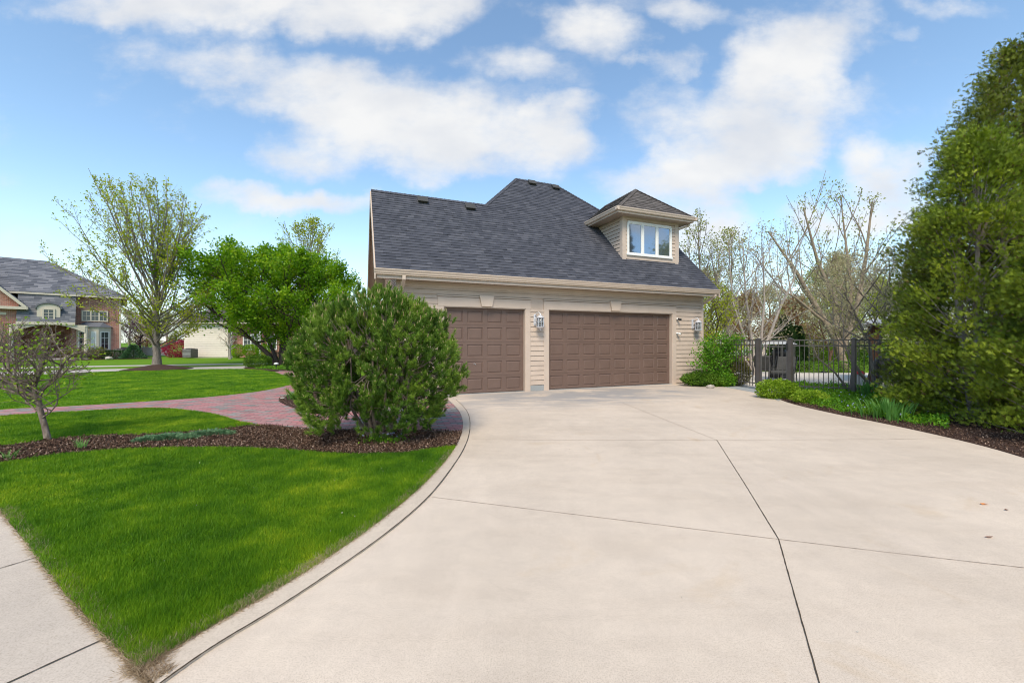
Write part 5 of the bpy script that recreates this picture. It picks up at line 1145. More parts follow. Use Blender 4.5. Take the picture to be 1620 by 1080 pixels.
# deck with white railing behind the corner shrubs
dk = Vector((9.6, 20.5, 0)); t = thing('raised_deck', dk, 'raised brown deck with white railing behind the fence left of the gate', 'deck')
box_obj(t, 'deck_skirt', M['wood'], dk + U * 1.0 + ZV * .40, (4.6, 2.4, .78), (U, N, ZV)); box_obj(t, 'deck_floor', M['white'], dk + U * 1.0 + ZV * .83, (4.7, 2.5, .07), (U, N, ZV))
box_obj(t, 'top_rail', M['white'], dk + U * 1.0 - N * 1.2 + ZV * 1.42, (4.6, .07, .06), (U, N, ZV))
for i in range(24): box_obj(t, 'baluster', M['white'], dk + U * (-1.2 + i * .19) - N * 1.2 + ZV * 1.13, (.035, .035, .52), (U, N, ZV))
rng = np.random.default_rng(80)
def sk(px, Y): c = at(px, 540, Y); return (c[0], c[1], 0)
# low clipped hedge beyond the patio
c = sk(1300, 19.0); shrub('trimmed_hedge', (c[0], c[1], .25), (2.1, .45, .26), 5200, .06, M['hedge'], 'long low clipped hedge beyond the pale patio', 'hedge', rng, shell=.25, lumps=0, boxy=.45)
# far conical evergreens
def far_arb(px, Y, H, rad, n, label, seed):
    rng = np.random.default_rng(seed); b = sk(px, Y); t = thing('dark_evergreen', b, label, 'evergreen tree'); z = H * rng.uniform(0, 1, n) ** 1.15; a = rng.uniform(0, 6.283, n); r = rad * (1 - (z / H) ** 1.8) * (1 - .35 * rng.uniform(0, 1, n) ** 2) + .05
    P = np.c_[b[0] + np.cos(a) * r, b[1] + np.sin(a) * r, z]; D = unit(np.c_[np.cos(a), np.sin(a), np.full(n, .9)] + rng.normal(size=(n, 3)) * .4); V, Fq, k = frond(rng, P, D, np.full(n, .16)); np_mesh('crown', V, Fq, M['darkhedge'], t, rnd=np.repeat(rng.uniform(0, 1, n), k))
    V, Fq = tubes([(np.array([b, (b[0], b[1], H * .5), (b[0], b[1], H * .95)]), A3([.1, .06, .02]))], 6); np_mesh('trunk', V, Fq, M['bark_dark'], t)
far_arb(1241, 20.5, 2.7, .62, 6500, 'dark conical arborvitae behind the barbecue canopy', 81); far_arb(1262, 21.0, 2.2, .45, 3500, 'shorter dark conical evergreen right of the conical arborvitae', 82)

# bare spring trees of the garden and beyond
def bare(name, px, Y, label, seed, stems, c, r, nleaf, ls, leafm, bark, **kw):
    rng = np.random.default_rng(seed); return make_tree(name, sk(px, Y), label, 'tree', bark, leafm, rng, stems, c, r, nleaf, ls, **kw)
def stemset(L): return [(np.array(p, float), np.linspace(r0, r1, len(p))) for p, r0, r1 in L]
rng = np.random.default_rng(90)
# leaning pale-barked tree, limbs reaching up left
bare('leaning_tree', 1338, 20.0, 'tall tan-barked tree leaning left with long bare limbs above the fence', 91, stemset([([(0, 0, 0), (-.5, 0, 1.6), (-1.6, 0, 3.4), (-2.5, 0, 5.0), (-3.9, 0, 7.0)], .22, .03), ([(-.4, 0, 1.3), (-.3, .3, 3.6), (-1.0, .5, 5.5), (-1.7, .6, 8.4)], .17, .03), ([(-.2, 0, 1.0), (.6, 0, 3.3), (1.2, .2, 5.8), (1.6, .3, 8.6)], .17, .03), ([(-1.0, 0, 2.4), (-2.6, -.2, 3.6), (-4.0, -.3, 4.4)], .08, .02), ([(.2, .2, 1.6), (.7, .5, 4.2), (.4, .8, 9.0)], .14, .02)]),
     (-.4, 0, 5.0), (3.9, 3.0, 4.6), 1500, .11, M['budgreen'], M['bark_tan'], lspread=.16, n1=7, n2=5, n3=3, start=.3, incl=(50, 12), up=(.5, .3, .2), rr=(.032, .018, .008), l2=.35, l3=.2, wob=.06, spread=(20, 40))
# crab apple right behind the fence with grey crooked limbs and pinkish buds
bare('crab_apple', 1386, 12.3, 'crooked grey multi-trunk crab apple with pale buds in front of the gazebo', 92, stemset([([(0, 0, 0), (-.15, 0, .7), (-.1, .1, 1.4), (-.5, .1, 2.2), (-.9, .1, 3.0)], .065, .022), ([(.05, 0, 0), (.25, 0, .6), (.15, .1, 1.3), (.35, .1, 2.1), (.3, 0, 3.1)], .06, .02), ([(-.05, 0, 0), (-.5, -.05, .45), (-.85, 0, 1.1), (-1.1, .1, 1.9)], .06, .02), ([(.1, 0, .2), (.6, .1, .5), (1.2, .1, 1.0), (1.6, 0, 1.9)], .06, .02), ([(.1, 0, .9), (.6, 0, 1.6), (.9, 0, 2.6)], .05, .02)]),
     (.0, .2, 2.75), (1.9, 1.7, 1.75), 8500, .055, M['bud'], M['bark_grey'], lspread=.07, n1=8, n2=6, n3=5, start=.45, incl=(75, 20), up=(.2, .15, .1), rr=(.028, .012, .005), l2=.5, l3=.3, wob=.12)
bare('slender_tree', 1345, 11.6, 'thin bare-stemmed small tree just left of the right fence post', 93, stemset([([(0, 0, 0), (-.35, .1, .55), (-.8, .2, 1.0), (-1.0, .3, 1.7)], .035, .01), ([(0, 0, 0), (.08, 0, .8), (-.12, .1, 1.5), (-.1, .1, 2.2)], .035, .01)]),
     (-.3, .1, 1.7), (.9, .8, .9), 420, .045, M['budgreen'], M['bark_grey'], lspread=.04, n1=5, n2=4, n3=3, start=.4, incl=(70, 20), up=(.3, .2, .1), rr=(.012, .007, .004), l2=.5, l3=.35, wob=.1)
# birch-like clump behind the gate
bare('multi_stem_tree', 1195, 17.5, 'grey multi-stem tree fanning upward behind the fence left of the gate', 94, stemset([([(0, 0, 0), (-.4, 0, 1.4), (-1.0, 0, 3.2), (-1.2, 0, 5.9)], .09, .015), ([(0, 0, 0), (-.1, .1, 1.6), (-.35, .1, 3.4), (-.5, .1, 5.6)], .09, .015), ([(0, 0, 0), (.25, 0, 1.5), (.4, 0, 3.2), (.35, 0, 5.4)], .09, .015), ([(0, 0, 0), (.6, .1, 1.5), (1.1, 0, 3.0), (1.7, 0, 4.2), (1.9, 0, 5.6)], .09, .015), ([(0, 0, 0), (-.7, .1, 1.2), (-1.5, .1, 2.4)], .05, .012)]),
     (.1, 0, 3.6), (2.1, 1.6, 3.1), 2600, .085, M['bud'], M['bark_pale'], lspread=.12, n1=9, n2=5, n3=4, start=.25, incl=(55, 15), up=(.5, .3, .2), rr=(.028, .012, .006), l2=.45, l3=.25, wob=.09)
bare('slender_tree', 1112, 19.5, 'tall narrow sparse tree close behind the right roof edge of the garage', 95, stemset([([(0, 0, 0), (-.05, 0, 2.4), (-.15, 0, 4.8), (-.25, 0, 7.4)], .12, .012), ([(0, 0, 1.2), (.45, 0, 3.0), (.8, 0, 5.4)], .07, .012), ([(-.1, 0, 2.6), (-.5, 0, 4.0), (-.7, 0, 6.0)], .05, .01)]),
     (.1, 0, 4.4), (1.3, 1.3, 3.6), 1500, .10, M['budgreen'], M['bark_grey'], lspread=.12, n1=12, n2=4, n3=3, start=.3, incl=(45, 10), up=(.6, .3, .2), rr=(.025, .012, .006), l2=.4, l3=.25)
bare('slender_tree', 1150, 24.0, 'thin upright tree with yellow green buds between the garage and the grey multi-stem tree', 96, stemset([([(0, 0, 0), (.1, 0, 2.4), (.3, 0, 5.0), (.25, 0, 8.0)], .12, .012), ([(0, 0, 1.2), (-.6, 0, 3.0), (-.9, 0, 5.0)], .07, .012)]),
     (.0, 0, 4.2), (2.0, 2.0, 3.9), 2600, .11, M['budgreen'], M['bark_grey'], lspread=.16, n1=12, n2=5, n3=4, start=.25, incl=(60, 12), up=(.5, .3, .2), rr=(.03, .014, .007), l2=.45, l3=.25)
bare('shrubby_tree', 1128, 17.0, 'low light green leafing tree against the right garage corner', 97, stemset([([(0, 0, 0), (.0, 0, 1.2), (.3, 0, 2.6)], .06, .02), ([(0, 0, 0), (-.3, 0, 1.0), (-.6, 0, 2.2)], .05, .02)]),
     (0, 0, 2.2), (1.3, 1.2, 1.7), 2600, .09, M['maple'], M['bark_dark'], lspread=.12, n1=9, n2=5, n3=4, start=.3, incl=(70, 15), up=(.3, .2, .1), rr=(.022, .011, .006))
bare('flowering_tree', 1312, 23.0, 'low rounded tree with dark reddish trunk and pale buds beyond the patio', 98, stemset([([(0, 0, 0), (.05, 0, .8), (-.3, 0, 1.7), (-.6, 0, 2.6)], .09, .02), ([(0, 0, .5), (.4, 0, 1.4), (.8, 0, 2.4)], .06, .02)]),
     (0, 0, 2.3), (2.0, 1.6, 1.4), 2600, .06, M['bud'], M['bark_red'], lspread=.12, n1=9, n2=6, n3=4, start=.3, incl=(80, 20), up=(.15, .1, .05), rr=(.03, .012, .006), l2=.5, l3=.3, wob=.1)
# a belt of leafing trees closing the view: two kinds built once, then copied with labels of their own
rng = np.random.default_rng(100)
kinds = []
for i, (lm, bk, nl, ls) in enumerate(((M['bud'], M['bark_tan'], 6500, .14), (M['budgreen'], M['bark_grey'], 6500, .14), (M['budred'], M['bark_red'], 7000, .14), (M['maple'], M['bark_grey'], 7000, .14))):
    rr_ = np.random.default_rng(101 + i); h = (6.5, 7.5, 4.6, 5.8)[i]
    st = [(np.array([[0, 0, 0], [.1, 0, h * .3], [-.1, .1, h * .6], [0, 0, h * .9]]), A3([.2, .16, .1, .03]))]
    kinds.append(dict(st=st, c=(0, 0, h * .52), r=(h * .42, h * .42, h * .50), n=nl, ls=ls, lm=lm, bk=bk, rg=rr_))
belt = [(1112, 34, 0, 'pale budding tree filling the gap right of the garage corner'), (1150, 40, 3, 'yellow green tree behind the deck railing'), (1186, 33, 2, 'rust coloured leafing tree behind the white deck railing'), (1216, 42, 0, 'pale budding tree behind the barbecue canopy'),
        (1262, 33, 2, 'rust coloured leafing tree behind the dark conical evergreens'), (1292, 40, 1, 'green budding tree in the belt above the clipped hedge'), (1322, 33, 3, 'yellow green tree in the belt left of the right fence post'), (1352, 44, 0, 'pale budding tree in the belt just above the right fence post'),
        (1390, 34, 3, 'yellow green tree behind the gazebo roof'), (1424, 40, 0, 'pale budding tree behind the arborvitae edge'), (1090, 48, 1, 'green budding tree showing low beyond the garage roof edge'), (1240, 52, 3, 'most distant yellow green tree over the patio'), (1470, 38, 1, 'green budding tree glimpsed through the arborvitae'),
        (1330, 26, 0, 'nearest pale budding tree of the belt, behind the crab apple')]
proto = {}
for (px, Y, k, lab) in belt:
    b = sk(px, Y)
    if k not in proto:
        q = kinds[k]; o = make_tree('leafing_tree', b, lab, 'tree', q['bk'], q['lm'], q['rg'], q['st'], q['c'], q['r'], q['n'], q['ls'], group='belt of spring trees behind the garden', lspread=.22, n1=18, n2=7, n3=4, start=.15, incl=(78, 12), up=(.35, .2, .1), rr=(.05, .02, .010), l2=.45, l3=.28, wob=.09); proto[k] = o
    else: o = copy_tree(proto[k]); o['label'] = lab; o.location = b
    o.rotation_euler = (0, 0, rng.uniform(0, 6.28)) if px != belt[0][0] else (0, 0, 0); s_ = rng.uniform(.85, 1.15); o.scale = (s_, s_, s_)
# low shrubs below the belt
for i, (px, Y, rx, rz_, mt, lab) in enumerate(((1118, 27, 1.6, .8, 'brownshrub', 'brownish shrub mass beyond the deck'), (1210, 28, 2.2, .7, 'hedge', 'green shrub far behind the patio chairs'), (1290, 29, 2.4, .75, 'brownshrub', 'brownish shrub on the lawn beyond the clipped hedge'), (1345, 27, 1.8, .8, 'lime', 'yellow green shrub on the far lawn behind the right fence post'), (1395, 25, 2.0, 1.0, 'hedge', 'green shrub behind the gazebo'), (1255, 38, 5, 1.1, 'brownshrub', 'long brown hedge at the back of the far lawn'), (1400, 38, 5, 1.2, 'hedge', 'long green hedge at the back behind the gazebo'), (1120, 40, 5, 1.2, 'hedge', 'long green hedge at the back right of the garage'))):
    c = sk(px, Y); shrub('garden_shrub', (c[0], c[1], rz_ * .8), (rx, 1.0, rz_), 3200, .12 if Y < 35 else .2, M[mt], lab, 'shrub', rng, 'shrubs on the far lawn', lumps=.08)
# fairy bulbs twisted round the multi-stem tree
c = A3(sk(1195, 17.1)); m = MB()
for i in range(60):
    p = c + A3([rng.normal() * .5, rng.uniform(-.2, .2), rng.uniform(.5, 1.9)]); m.lathe(tuple(p), [(.004, -.018), (.017, 0), (.004, .018)], 5)
tag(m.build('fairy_lights', M['bulb']), 'tiny white fairy light bulbs strung round the grey multi-stem tree', 'string lights', kind='stuff')

# tall trees to the right of the picture, seen mirrored in the dormer window
rng = np.random.default_rng(130)
def conifer(b, H, rad, n, label):
    rg_ = np.random.default_rng(131); t = thing('spruce_tree', b, label, 'evergreen tree'); z = H * (.06 + .94 * rg_.uniform(0, 1, n) ** 1.2); a = rg_.uniform(0, 6.283, n); r = rad * (1 - z / H) * (.55 + .45 * rg_.uniform(0, 1, n)) * (.8 + .25 * np.sin(z * 9)) + .04
    V, Fq, k = frond(rg_, np.c_[b[0] + np.cos(a) * r, b[1] + np.sin(a) * r, z], unit(np.c_[np.cos(a), np.sin(a), np.full(n, -.1)] + rg_.normal(size=(n, 3)) * .3), np.full(n, .28)); np_mesh('crown', V, Fq, M['darkhedge'], t, rnd=np.repeat(rg_.uniform(0, 1, n), k))
    V, Fq = tubes([(np.array([b, (b[0], b[1], H * .5), (b[0], b[1], H * .98)]), A3([.2, .12, .02]))], 7); np_mesh('trunk', V, Fq, M['bark_dark'], t)
conifer((21.0, 3.6, 0), 11.0, 2.6, 9000, 'tall dark spruce standing right of the driveway, mirrored in the left dormer pane')
for (x, y, k, s_, lab) in ((23.5, 6.3, 1, 1.25, 'tall budding tree right of the driveway, mirrored in the right dormer pane'), (22.0, 5.0, 3, 1.1, 'yellow green tree right of the driveway, mirrored in the middle dormer pane')):
    o = copy_tree(proto[k]); o['label'] = lab; o['group'] = 'trees mirrored in the dormer window'; o.location = (x, y, 0); o.scale = (s_, s_, s_)
# ------------------------------------------------------------ houses across the street
def house_frame(px, Y, ang):
    c = at(px, 540, Y); o = Vector((c[0], c[1], -.03)); u = Vector((math.cos(ang), math.sin(ang), 0)); n = Vector((-math.sin(ang), math.cos(ang), 0))
    return o, u, n, (lambda s, t, z: o + u * s + n * t + ZV * z)
o, hu, hn, HA = house_frame(190, 35.7, R(44))
def hitA(px, py, t=0.0):
    """point of the plane t behind the facade seen at px, py: (s, z)"""
    k = (px - CX) / F; P = o + hn * t; s = (k * P.y - P.x) / (hu.x - k * hu.y); Y = P.y + hu.y * s; return s, CZ + (CY - py) / F * Y + .03
ha = thing('brick_house', o, 'two-storey red brick house with steep grey roof, arched portico and bay window across the street', 'house')
def hb(m, H, s0, s1, t0, t1, z0, z1): m.hull8([H(s, t, z) for z in (z0, z1) for t in (t0, t1) for s in (s0, s1)])
def win(parent, H, s0, s1, z0, z1, t, cols=1, rows=2, cmat='cream', gmat='darkglass', lites=(2, 3)):
    fr = MB(); w = .09
    hb(fr, H, s0, s1, t - .06, t, z0, z0 + w); hb(fr, H, s0, s1, t - .06, t, z1 - w, z1); n = cols
    for i in range(n + 1):
        x = s0 + (s1 - s0 - w) * i / n; hb(fr, H, x, x + w, t - .06, t, z0 + w, z1 - w)
    f = fr.build('window', M[cmat], parent); cw_ = (s1 - s0 - w) / n
    for i in range(n):
        a = s0 + w + cw_ * i; b = a + cw_ - w; g_ = MB(); hb(g_, H, a, b, t - .02, t - .012, z0 + w, z1 - w); g_.build('pane', M[gmat], f); mu = MB()
        for k in range(1, lites[0]): x = a + (b - a) * k / lites[0]; hb(mu, H, x - .014, x + .014, t - .032, t - .02, z0 + w, z1 - w)
        for k in range(1, lites[1]): z = z0 + w + (z1 - z0 - 2 * w) * k / lites[1]; hb(mu, H, a, b, t - .038, t - .032, z - .014, z + .014)
        if mu.v: mu.build('muntin', M[cmat], f)
    return f
# walls: right wing (s from -4.7 to 0), centre portico recess, left gabled wing
s_c, z_c = hitA(112, 510); s_l, _ = hitA(33, 510); Wz = 5.6
m = MB(); hb(m, HA, s_c, -.0, 0, 9, 0, Wz); hb(m, HA, s_l, s_c, 1.2, 9, 0, 6.4); m.build('wall', M['housebrick'], ha)
sg, zg = hitA(47, 473, -.9); m = MB(); sL = s_l - 6.5; hb(m, HA, sL, s_l, -.9, 9, 0, 4.6); s_pk = (sL + s_l) / 2; m.prism([HA(sL, -.9, 4.6), HA(s_l, -.9, 4.6), HA(s_pk, -.9, 8.0)], hn * .3); m.build('gable_wall', M['housebrick'], ha)
def roof_planes(planes, name, parent, mat, course=.30, tab=(.3, .7)):
    m = MB()
    for P in planes: m.prism([p - ZV * .02 for p in P], (0, 0, -.14))
    d = m.build(name + '_deck', M['cream'], parent); m = MB(); r_ = np.random.default_rng(4)
    for P in planes: shingle_plane(m, P, r_, course=course, tab=tab, lift=.025)
    return m.build(name, M[mat], parent, rnd=True)
# main hipped roof
s1, z1 = hitA(75, 413, 4.6); zr = z1; e0 = 5.45
A = HA(sL - 3, -.1, e0); B = HA(.45, -.5, e0); Cc = HA(.45, 9.5, e0); Dd = HA(sL - 3, 9.5, e0); R1 = HA(s1, 4.6, zr); R0 = HA(sL - 2, 4.6, zr)
A = HA(sL - 3, -.5, e0)
roof_planes([[A, B, R1, R0], [B, Cc, R1], [Dd, R0, R1, Cc]], 'roof', ha, 'farshingle')
pk, zp = hitA(-2, 440, -1.2)   # left wing gable roof
ov = .45; zk = 8.35
P0 = HA(sL - ov, -1.3, 4.25); P1 = HA(s_l + ov, -1.3, 4.25); PK = HA(s_pk, -1.3, zk); Q0 = HA(sL - ov, 4.6, 4.25); Q1 = HA(s_l + ov, 4.6, 4.25); QK = HA(s_pk, 4.6, zk)
roof_planes([[P0, PK, QK, Q0], [P1, PK, QK, Q1]], 'gable_roof', ha, 'farshingle')
m = MB()
for a in (P0, P1):
    b = PK; m.add([a, b, b - ZV * .28, a - ZV * .28, a - hn * .06, b - hn * .06, b - hn * .06 - ZV * .28, a - hn * .06 - ZV * .28], [(0, 1, 2, 3), (7, 6, 5, 4), (0, 4, 5, 1), (2, 6, 7, 3), (0, 3, 7, 4), (1, 5, 6, 2)])
m.build('bargeboard', M['cream'], ha)
m = MB(); hb(m, HA, s_l - 1.3, s_l + ov + .05, -1.35, -.9, 4.0, 4.22); m.build('cornice_return', M['cream'], ha)
win(ha, HA, s_l - 3.2, s_l - 1.9, 3.6, 5.2, -.9, 2); win(ha, HA, s_l - 3.4, s_l - 1.5, .7, 2.6, -.9, 2)
m = MB(); hb(m, HA, s_l - 1.1, s_l - .6, -.93, -.9, 3.55, 3.75); m.build('stone_band', M['cream'], ha)
# porch roof with arched dormer and arched beam, columns
sA, zA = hitA(25, 508, -1.3); sB, zB = hitA(119, 511, -1.3)
roof_planes([[HA(sA, -1.3, zA), HA(sB, -1.3, zA), HA(sB, -.25, e0 + .12), HA(sA, -.25, e0 + .12)]], 'porch_roof', ha, 'farshingle', course=.2, tab=(.2, .5))
m = MB(); hb(m, HA, sA, sB, -1.36, -1.28, zA - .22, zA + .0); m.build('porch_gutter', M['cream'], ha)
sm = (sA + sB) / 2 + .2; m = MB(); arc = [HA(sm + x, -1.25, zA - .22 - .62 * (x / 1.9) ** 2 * 1.0) for x in np.linspace(-1.9, 1.9, 15)]; top = [HA(sm + x, -1.25, zA - .2) for x in (1.9, -1.9)]
m.prism(arc + top, hn * .25); m.build('arched_beam', M['cream'], ha)
for x in (-2.0, 1.95):
    m = MB(); c = HA(sm + x, -1.1, 0); m.lathe(c, [(.2, 0), (.2, .12), (.14, .16), (.12, zA - .4), (.18, zA - .34), (.18, zA - .22)], 12); m.build('column', M['cream'], ha)
m = MB(); hb(m, HA, sm - .55, sm + .55, 1.14, 1.2, .1, 2.3); m.build('front_door', M['wood'], ha)
m = MB(); hb(m, HA, sm - 2.0, sm + 2.0, -1.2, 1.2, 0, .12); m.build('porch_floor', M['stone'], ha)
sD, zD = hitA(77, 494, -1.15); m = MB(); zz0 = zD - .75; pr = [(-.62, zz0), (.62, zz0), (.62, zz0 + 1.05)] + [(.62 * math.cos(a), zz0 + 1.05 + .38 * math.sin(a)) for a in np.linspace(.2, math.pi - .2, 9)] + [(-.62, zz0 + 1.05)]
m.prism([HA(sD + x, -1.15, z) for x, z in pr], hn * 1.2); dw_ = m.build('dormer', M['cream'], ha); win(dw_, HA, sD - .34, sD + .34, zz0 + .12, zz0 + 1.05, -1.15, 1, lites=(2, 3))
pr2 = [(.74 * math.cos(a), zz0 + 1.05 + .50 * math.sin(a)) for a in np.linspace(0, math.pi, 13)]; pr3 = [(.64 * math.cos(a), zz0 + 1.05 + .40 * math.sin(a)) for a in np.linspace(math.pi, 0, 13)]
m = MB(); m.prism([HA(sD + x, -1.23, z) for x, z in pr2 + pr3], hn * 1.3); m.build('dormer_cap', M['farshingle'], ha, rnd=True)
# upper windows and bay window on the right wing
sa1, za1 = hitA(129, 508); sb1, zb1 = hitA(171, 492); win(ha, HA, sa1, sb1, za1, zb1, -.02, 3, lites=(2, 2))
sw0, _ = hitA(121, 540); sw1, _ = hitA(176, 540); _, zw1 = hitA(150, 524); bz0, bz1 = .75, zw1
corners = [(sw0, 0), (sw0 + .75, -.75), (sw1 - .75, -.75), (sw1, 0)]
for i in range(3):
    a = HA(*corners[i], 0); b = HA(*corners[i + 1], 0); d = (b - a); L = d.length; d.normalize(); nn_ = Vector((-d.y, d.x, 0)); Hf = (lambda s, t, z, a=a, d=d, nn_=nn_: a + d * s + nn_ * t + ZV * z)
    m = MB(); hb(m, Hf, 0, L, .0, .12, 0, bz0); hb(m, Hf, 0, L, 0, .12, bz1, bz1 + .35); hb(m, Hf, 0, .14, 0, .12, bz0, bz1); hb(m, Hf, L - .14, L, 0, .12, bz0, bz1); w_ = m.build('bay_panel', M['cream'], ha); win(w_, Hf, .14, L - .14, bz0, bz1, .06, 2 if i == 1 else 1, cmat='white')
m = MB(); tp = [HA(s, t - .12 if t else t, bz1 + .36) for s, t in ((sw0 - .12, 0), (sw0 + .68, -.75), (sw1 - .68, -.75), (sw1 + .12, 0))]; tq_ = [HA(s, .02, bz1 + .80) for s in (sw0 + .5, sw1 - .5)]
m.add(tp + tq_, [(0, 1, 4), (1, 2, 5, 4), (2, 3, 5), (3, 2, 1, 0), (0, 4, 5, 3)]); m.build('bay_roof', M['farshingle'], ha, rnd=True)
m = MB(); hb(m, HA, -.07, .05, -.1, -.0, 0, 5.3); m.build('downspout', M['cream'], ha)
# second house: pale siding with brick front, seen below the green tree
ob, bu, bn, HBf = house_frame(361, 37.0, R(8))
hB = thing('siding_house', ob, 'pale siding house with white windows and trimmed shrubs seen under the green tree', 'house')
def hitB(px, py, t=0.0):
    k = (px - CX) / F; P = ob + bn * t; s = (k * P.y - P.x) / (bu.x - k * bu.y); Y = P.y + bu.y * s; return s, CZ + (CY - py) / F * Y + .03
m = MB(); hb(m, HBf, -3.7, 0, 0, 8, 0, 3.4); m.build('wall', M['palesiding'], hB); m = MB(); k = 0
for z in np.arange(.1, 3.3, .2):
    m.add([HBf(-3.7, -.03, z), HBf(0, -.03, z), HBf(0, -.005, z + .2), HBf(-3.7, -.005, z + .2), HBf(-3.7, 0, z), HBf(0, 0, z)], [(0, 1, 2, 3), (0, 4, 5, 1)])
m.build('siding', M['palesiding'], hB); m = MB(); hb(m, HBf, 0, 10.5, .6, 8, 0, 3.4); m.build('front_wall', M['housebrick'], hB)
roof_planes([[HBf(-4.1, -.4, 3.3), HBf(11, -.4, 3.3), HBf(8.5, 4.2, 6.0), HBf(-1.2, 4.2, 6.0)], [HBf(-4.1, -.4, 3.3), HBf(-1.2, 4.2, 6.0), HBf(-4.1, 8.8, 3.3)], [HBf(11, -.4, 3.3), HBf(11, 8.8, 3.3), HBf(8.5, 4.2, 6.0)], [HBf(-4.1, 8.8, 3.3), HBf(-1.2, 4.2, 6.0), HBf(8.5, 4.2, 6.0), HBf(11, 8.8, 3.3)]], 'roof', hB, 'shingle_b')
for x0, x1 in ((1.0, 2.4), (3.1, 4.0), (5.6, 7.6)): win(hB, HBf, x0, x1, .7, 2.2, .58, 2 if x1 - x0 > 1 else 1, cmat='white', lites=(2, 3))
for x in (.2, 2.7, 4.6):
    m = MB(); m.lathe(HBf(x, .1, 0), [(.12, 0), (.10, .1), (.09, 2.5), (.14, 2.6)], 10); m.build('column', M['white'], hB)
rng = np.random.default_rng(120)
for i, (px, lab) in enumerate(((376, 'round green clipped bush nearest the siding wall of the pale house'), (397, 'round green clipped bush below the middle window of the pale house'), (416, 'round green clipped bush right of the pale house entrance'), (455, 'round green clipped bush glimpsed right of the green tree trunks'))):
    c = at(px, 540, 36.0); shrub('clipped_bush', (c[0], c[1], .62), (.55, .5, .55), 1300, .11, M['bright'], lab, 'bush', rng, 'clipped bushes before the pale house', shell=.25, lumps=.02, boxy=.8)
def ac_unit(px, Y, label):
    c = at(px, 540, Y); c = Vector((c[0], c[1], 0)); t = thing('air_conditioner', c, label, 'air conditioner'); box_obj(t, 'cabinet', M['darkmetal'], c + ZV * .42, (.8, .8, .8), None, .05); m = MB(); m.lathe(c + ZV * .83, [(.34, 0), (.34, .03), (.10, .06)], 16); m.build('fan_guard', M['black'], t)
    for z in np.linspace(.15, .7, 6): box_obj(t, 'louvre', M['greyplastic'], c + ZV * float(z) - Vector((0, .405, 0)), (.7, .012, .02))
ac_unit(301, 35.5, 'grey air conditioner beside the siding wall of the pale house'); ac_unit(193, 35.0, 'dark air conditioner at the right corner of the brick house')
# far shrubs and trees on the left
def sh2(name, px, Y, rx, rz_, n, ls, mat, lab, cat, boxy=1.0, lumps=.07, rgroup=None):
    c = at(px, 540, Y); shrub(name, (c[0], c[1], rz_ * .95), (rx, rx * .7, rz_), n, ls, M[mat], lab, cat, rng, rgroup, boxy=boxy, lumps=lumps)
sh2('magenta_shrub', 285, 37.5, 1.6, .85, 5200, .10, 'magenta', 'deep magenta leafed shrub between the maple trunk and the pale house', 'shrub')
sh2('brown_shrub', 118, 33.5, 1.1, .45, 1500, .10, 'brownshrub', 'olive brown shrub before the portico of the brick house', 'shrub'); sh2('brown_shrub', 136, 33.8, 1.0, .42, 1400, .10, 'brownshrub', 'brownish rounded shrub below the left part of the bay window', 'shrub'); sh2('brown_shrub', 153, 34.0, 1.0, .50, 1500, .10, 'brownshrub', 'brownish rounded shrub below the right part of the bay window', 'shrub')
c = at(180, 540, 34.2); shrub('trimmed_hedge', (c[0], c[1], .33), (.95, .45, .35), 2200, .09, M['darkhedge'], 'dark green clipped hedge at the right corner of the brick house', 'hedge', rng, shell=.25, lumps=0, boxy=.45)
t = None
rngs = np.random.default_rng(121); b = sk(211, 34.5); n = 2600; z = 1.15 * rngs.uniform(0, 1, n); a = rngs.uniform(0, 6.283, n); r = .75 * (1 - z / 1.2) + .05; t = thing('blue_spruce', b, 'small blue green conical spruce beside the brick house', 'evergreen tree'); V, Fq, k = frond(rngs, np.c_[b[0] + np.cos(a) * r, b[1] + np.sin(a) * r, z], unit(np.c_[np.cos(a), np.sin(a), np.full(n, .3)]), np.full(n, .16)); np_mesh('crown', V, Fq, M['juniper'], t, rnd=np.repeat(rngs.uniform(0, .5, n), k))
V, Fq = tubes([(np.array([b, (b[0], b[1], .6), (b[0], b[1], 1.1)]), A3([.06, .04, .02]))], 6); np_mesh('trunk', V, Fq, M['bark_dark'], t)
rng2 = np.random.default_rng(122)
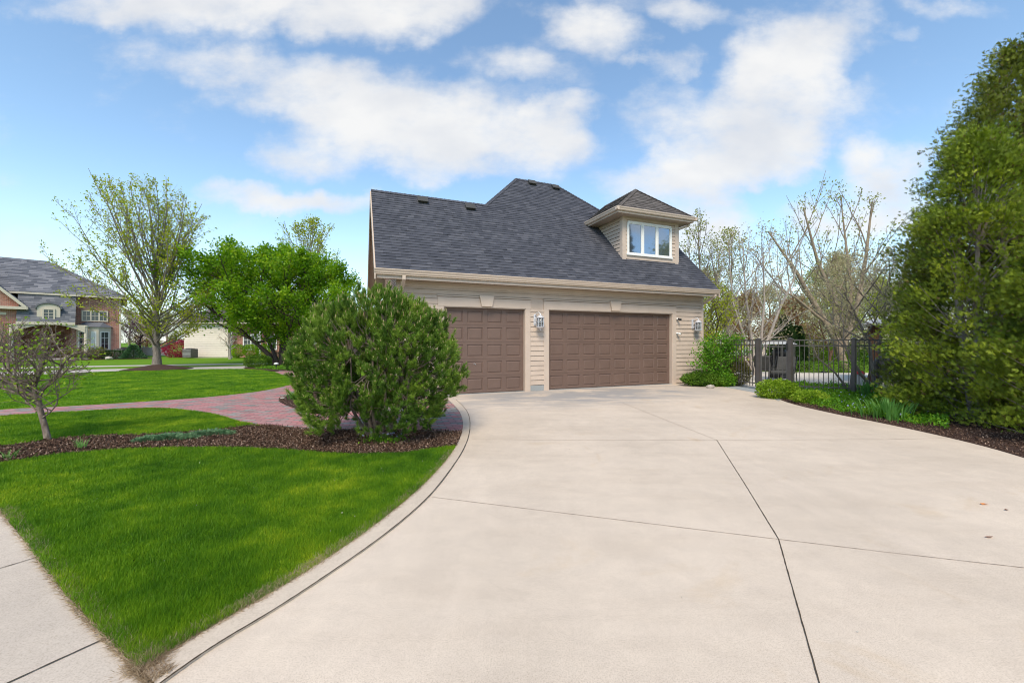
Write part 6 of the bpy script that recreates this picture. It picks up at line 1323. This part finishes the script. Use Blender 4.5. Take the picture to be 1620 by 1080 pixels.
make_tree('pink_tree', sk(222, 39), 'small pink blossoming tree behind the maple trunk', 'tree', M['bark_dark'], M['pinkflower'], rng2, [straight(2.6, .12, .03, 4)], (0, 0, 2.5), (2.1, 1.8, 1.4), 3600, .11, lspread=.15, n1=14, n2=5, n3=4, start=.3, incl=(75, 15), up=(.3, .2, .1), rr=(.04, .015, .008))
make_tree('bare_tree', sk(364, 33.5), 'small pale bare tree in front of the siding wall of the pale house', 'tree', M['bark_pale'], M['budred'], rng2, [straight(2.2, .10, .03, 4)], (0, 0, 2.0), (1.3, 1.2, 1.2), 500, .08, lspread=.08, n1=14, n2=6, n3=4, start=.3, incl=(55, 12), up=(.4, .2, .1), rr=(.035, .014, .008))
# white van-like shed panel and distant screen of trees on the left
fw = thing('white_fence', sk(218, 40.5), 'low white panel fence glimpsed beyond the maple trunk', 'fence'); c = Vector(sk(218, 40.5))
for i in range(5): box_obj(fw, 'panel', M['white'], c + Vector((-2.4 + i * 1.2, 0, .48)), (1.08, .05, .85))
for i in range(6): box_obj(fw, 'post', M['white'], c + Vector((-3.0 + i * 1.2, 0, .5)), (.11, .11, 1.0))
for (px, Y, k, lab) in ((232, 52, 2, 'rusty leafed tree far behind the maple, left of the magenta shrub'), (300, 60, 1, 'budding tree far behind the pale house, left side'), (520, 50, 1, 'budding tree low behind the spreading green tree, right side'), (575, 46, 0, 'pale budding tree just left of the garage roof'), (205, 60, 1, 'budding tree far behind the right corner of the brick house'), (430, 62, 3, 'yellow green tree far behind the pale house'), (265, 58, 0, 'pale budding tree far behind the magenta shrub')):
    o = copy_tree(proto[k]); o['label'] = lab; o['group'] = 'distant trees beyond the houses'; o.location = sk(px, Y); o.rotation_euler = (0, 0, px * .7); o.scale = (.8, .8, .8) if px != 575 else (.75, .75, .75)
# rocks and small plants in the bed of the brick house
for i, (px, py, lab) in enumerate(((96, 566, 'left pale boulder'), (108, 567, 'low wide boulder'), (172, 567.5, 'right small boulder'))): rock(gp(px, py + 1), .4 if i < 2 else .3, lab + ' in the bed before the brick house', 10 + i, 'boulders before the brick house')
sheet('mulch_bed', [tuple(p) for p in catmull(G([(-60, 575), (60, 570), (130, 569.2), (200, 567.6), (240, 567), (240, 565.6), (100, 565.6), (-60, 568)]), 3)], -.015, M['mulchbase'])
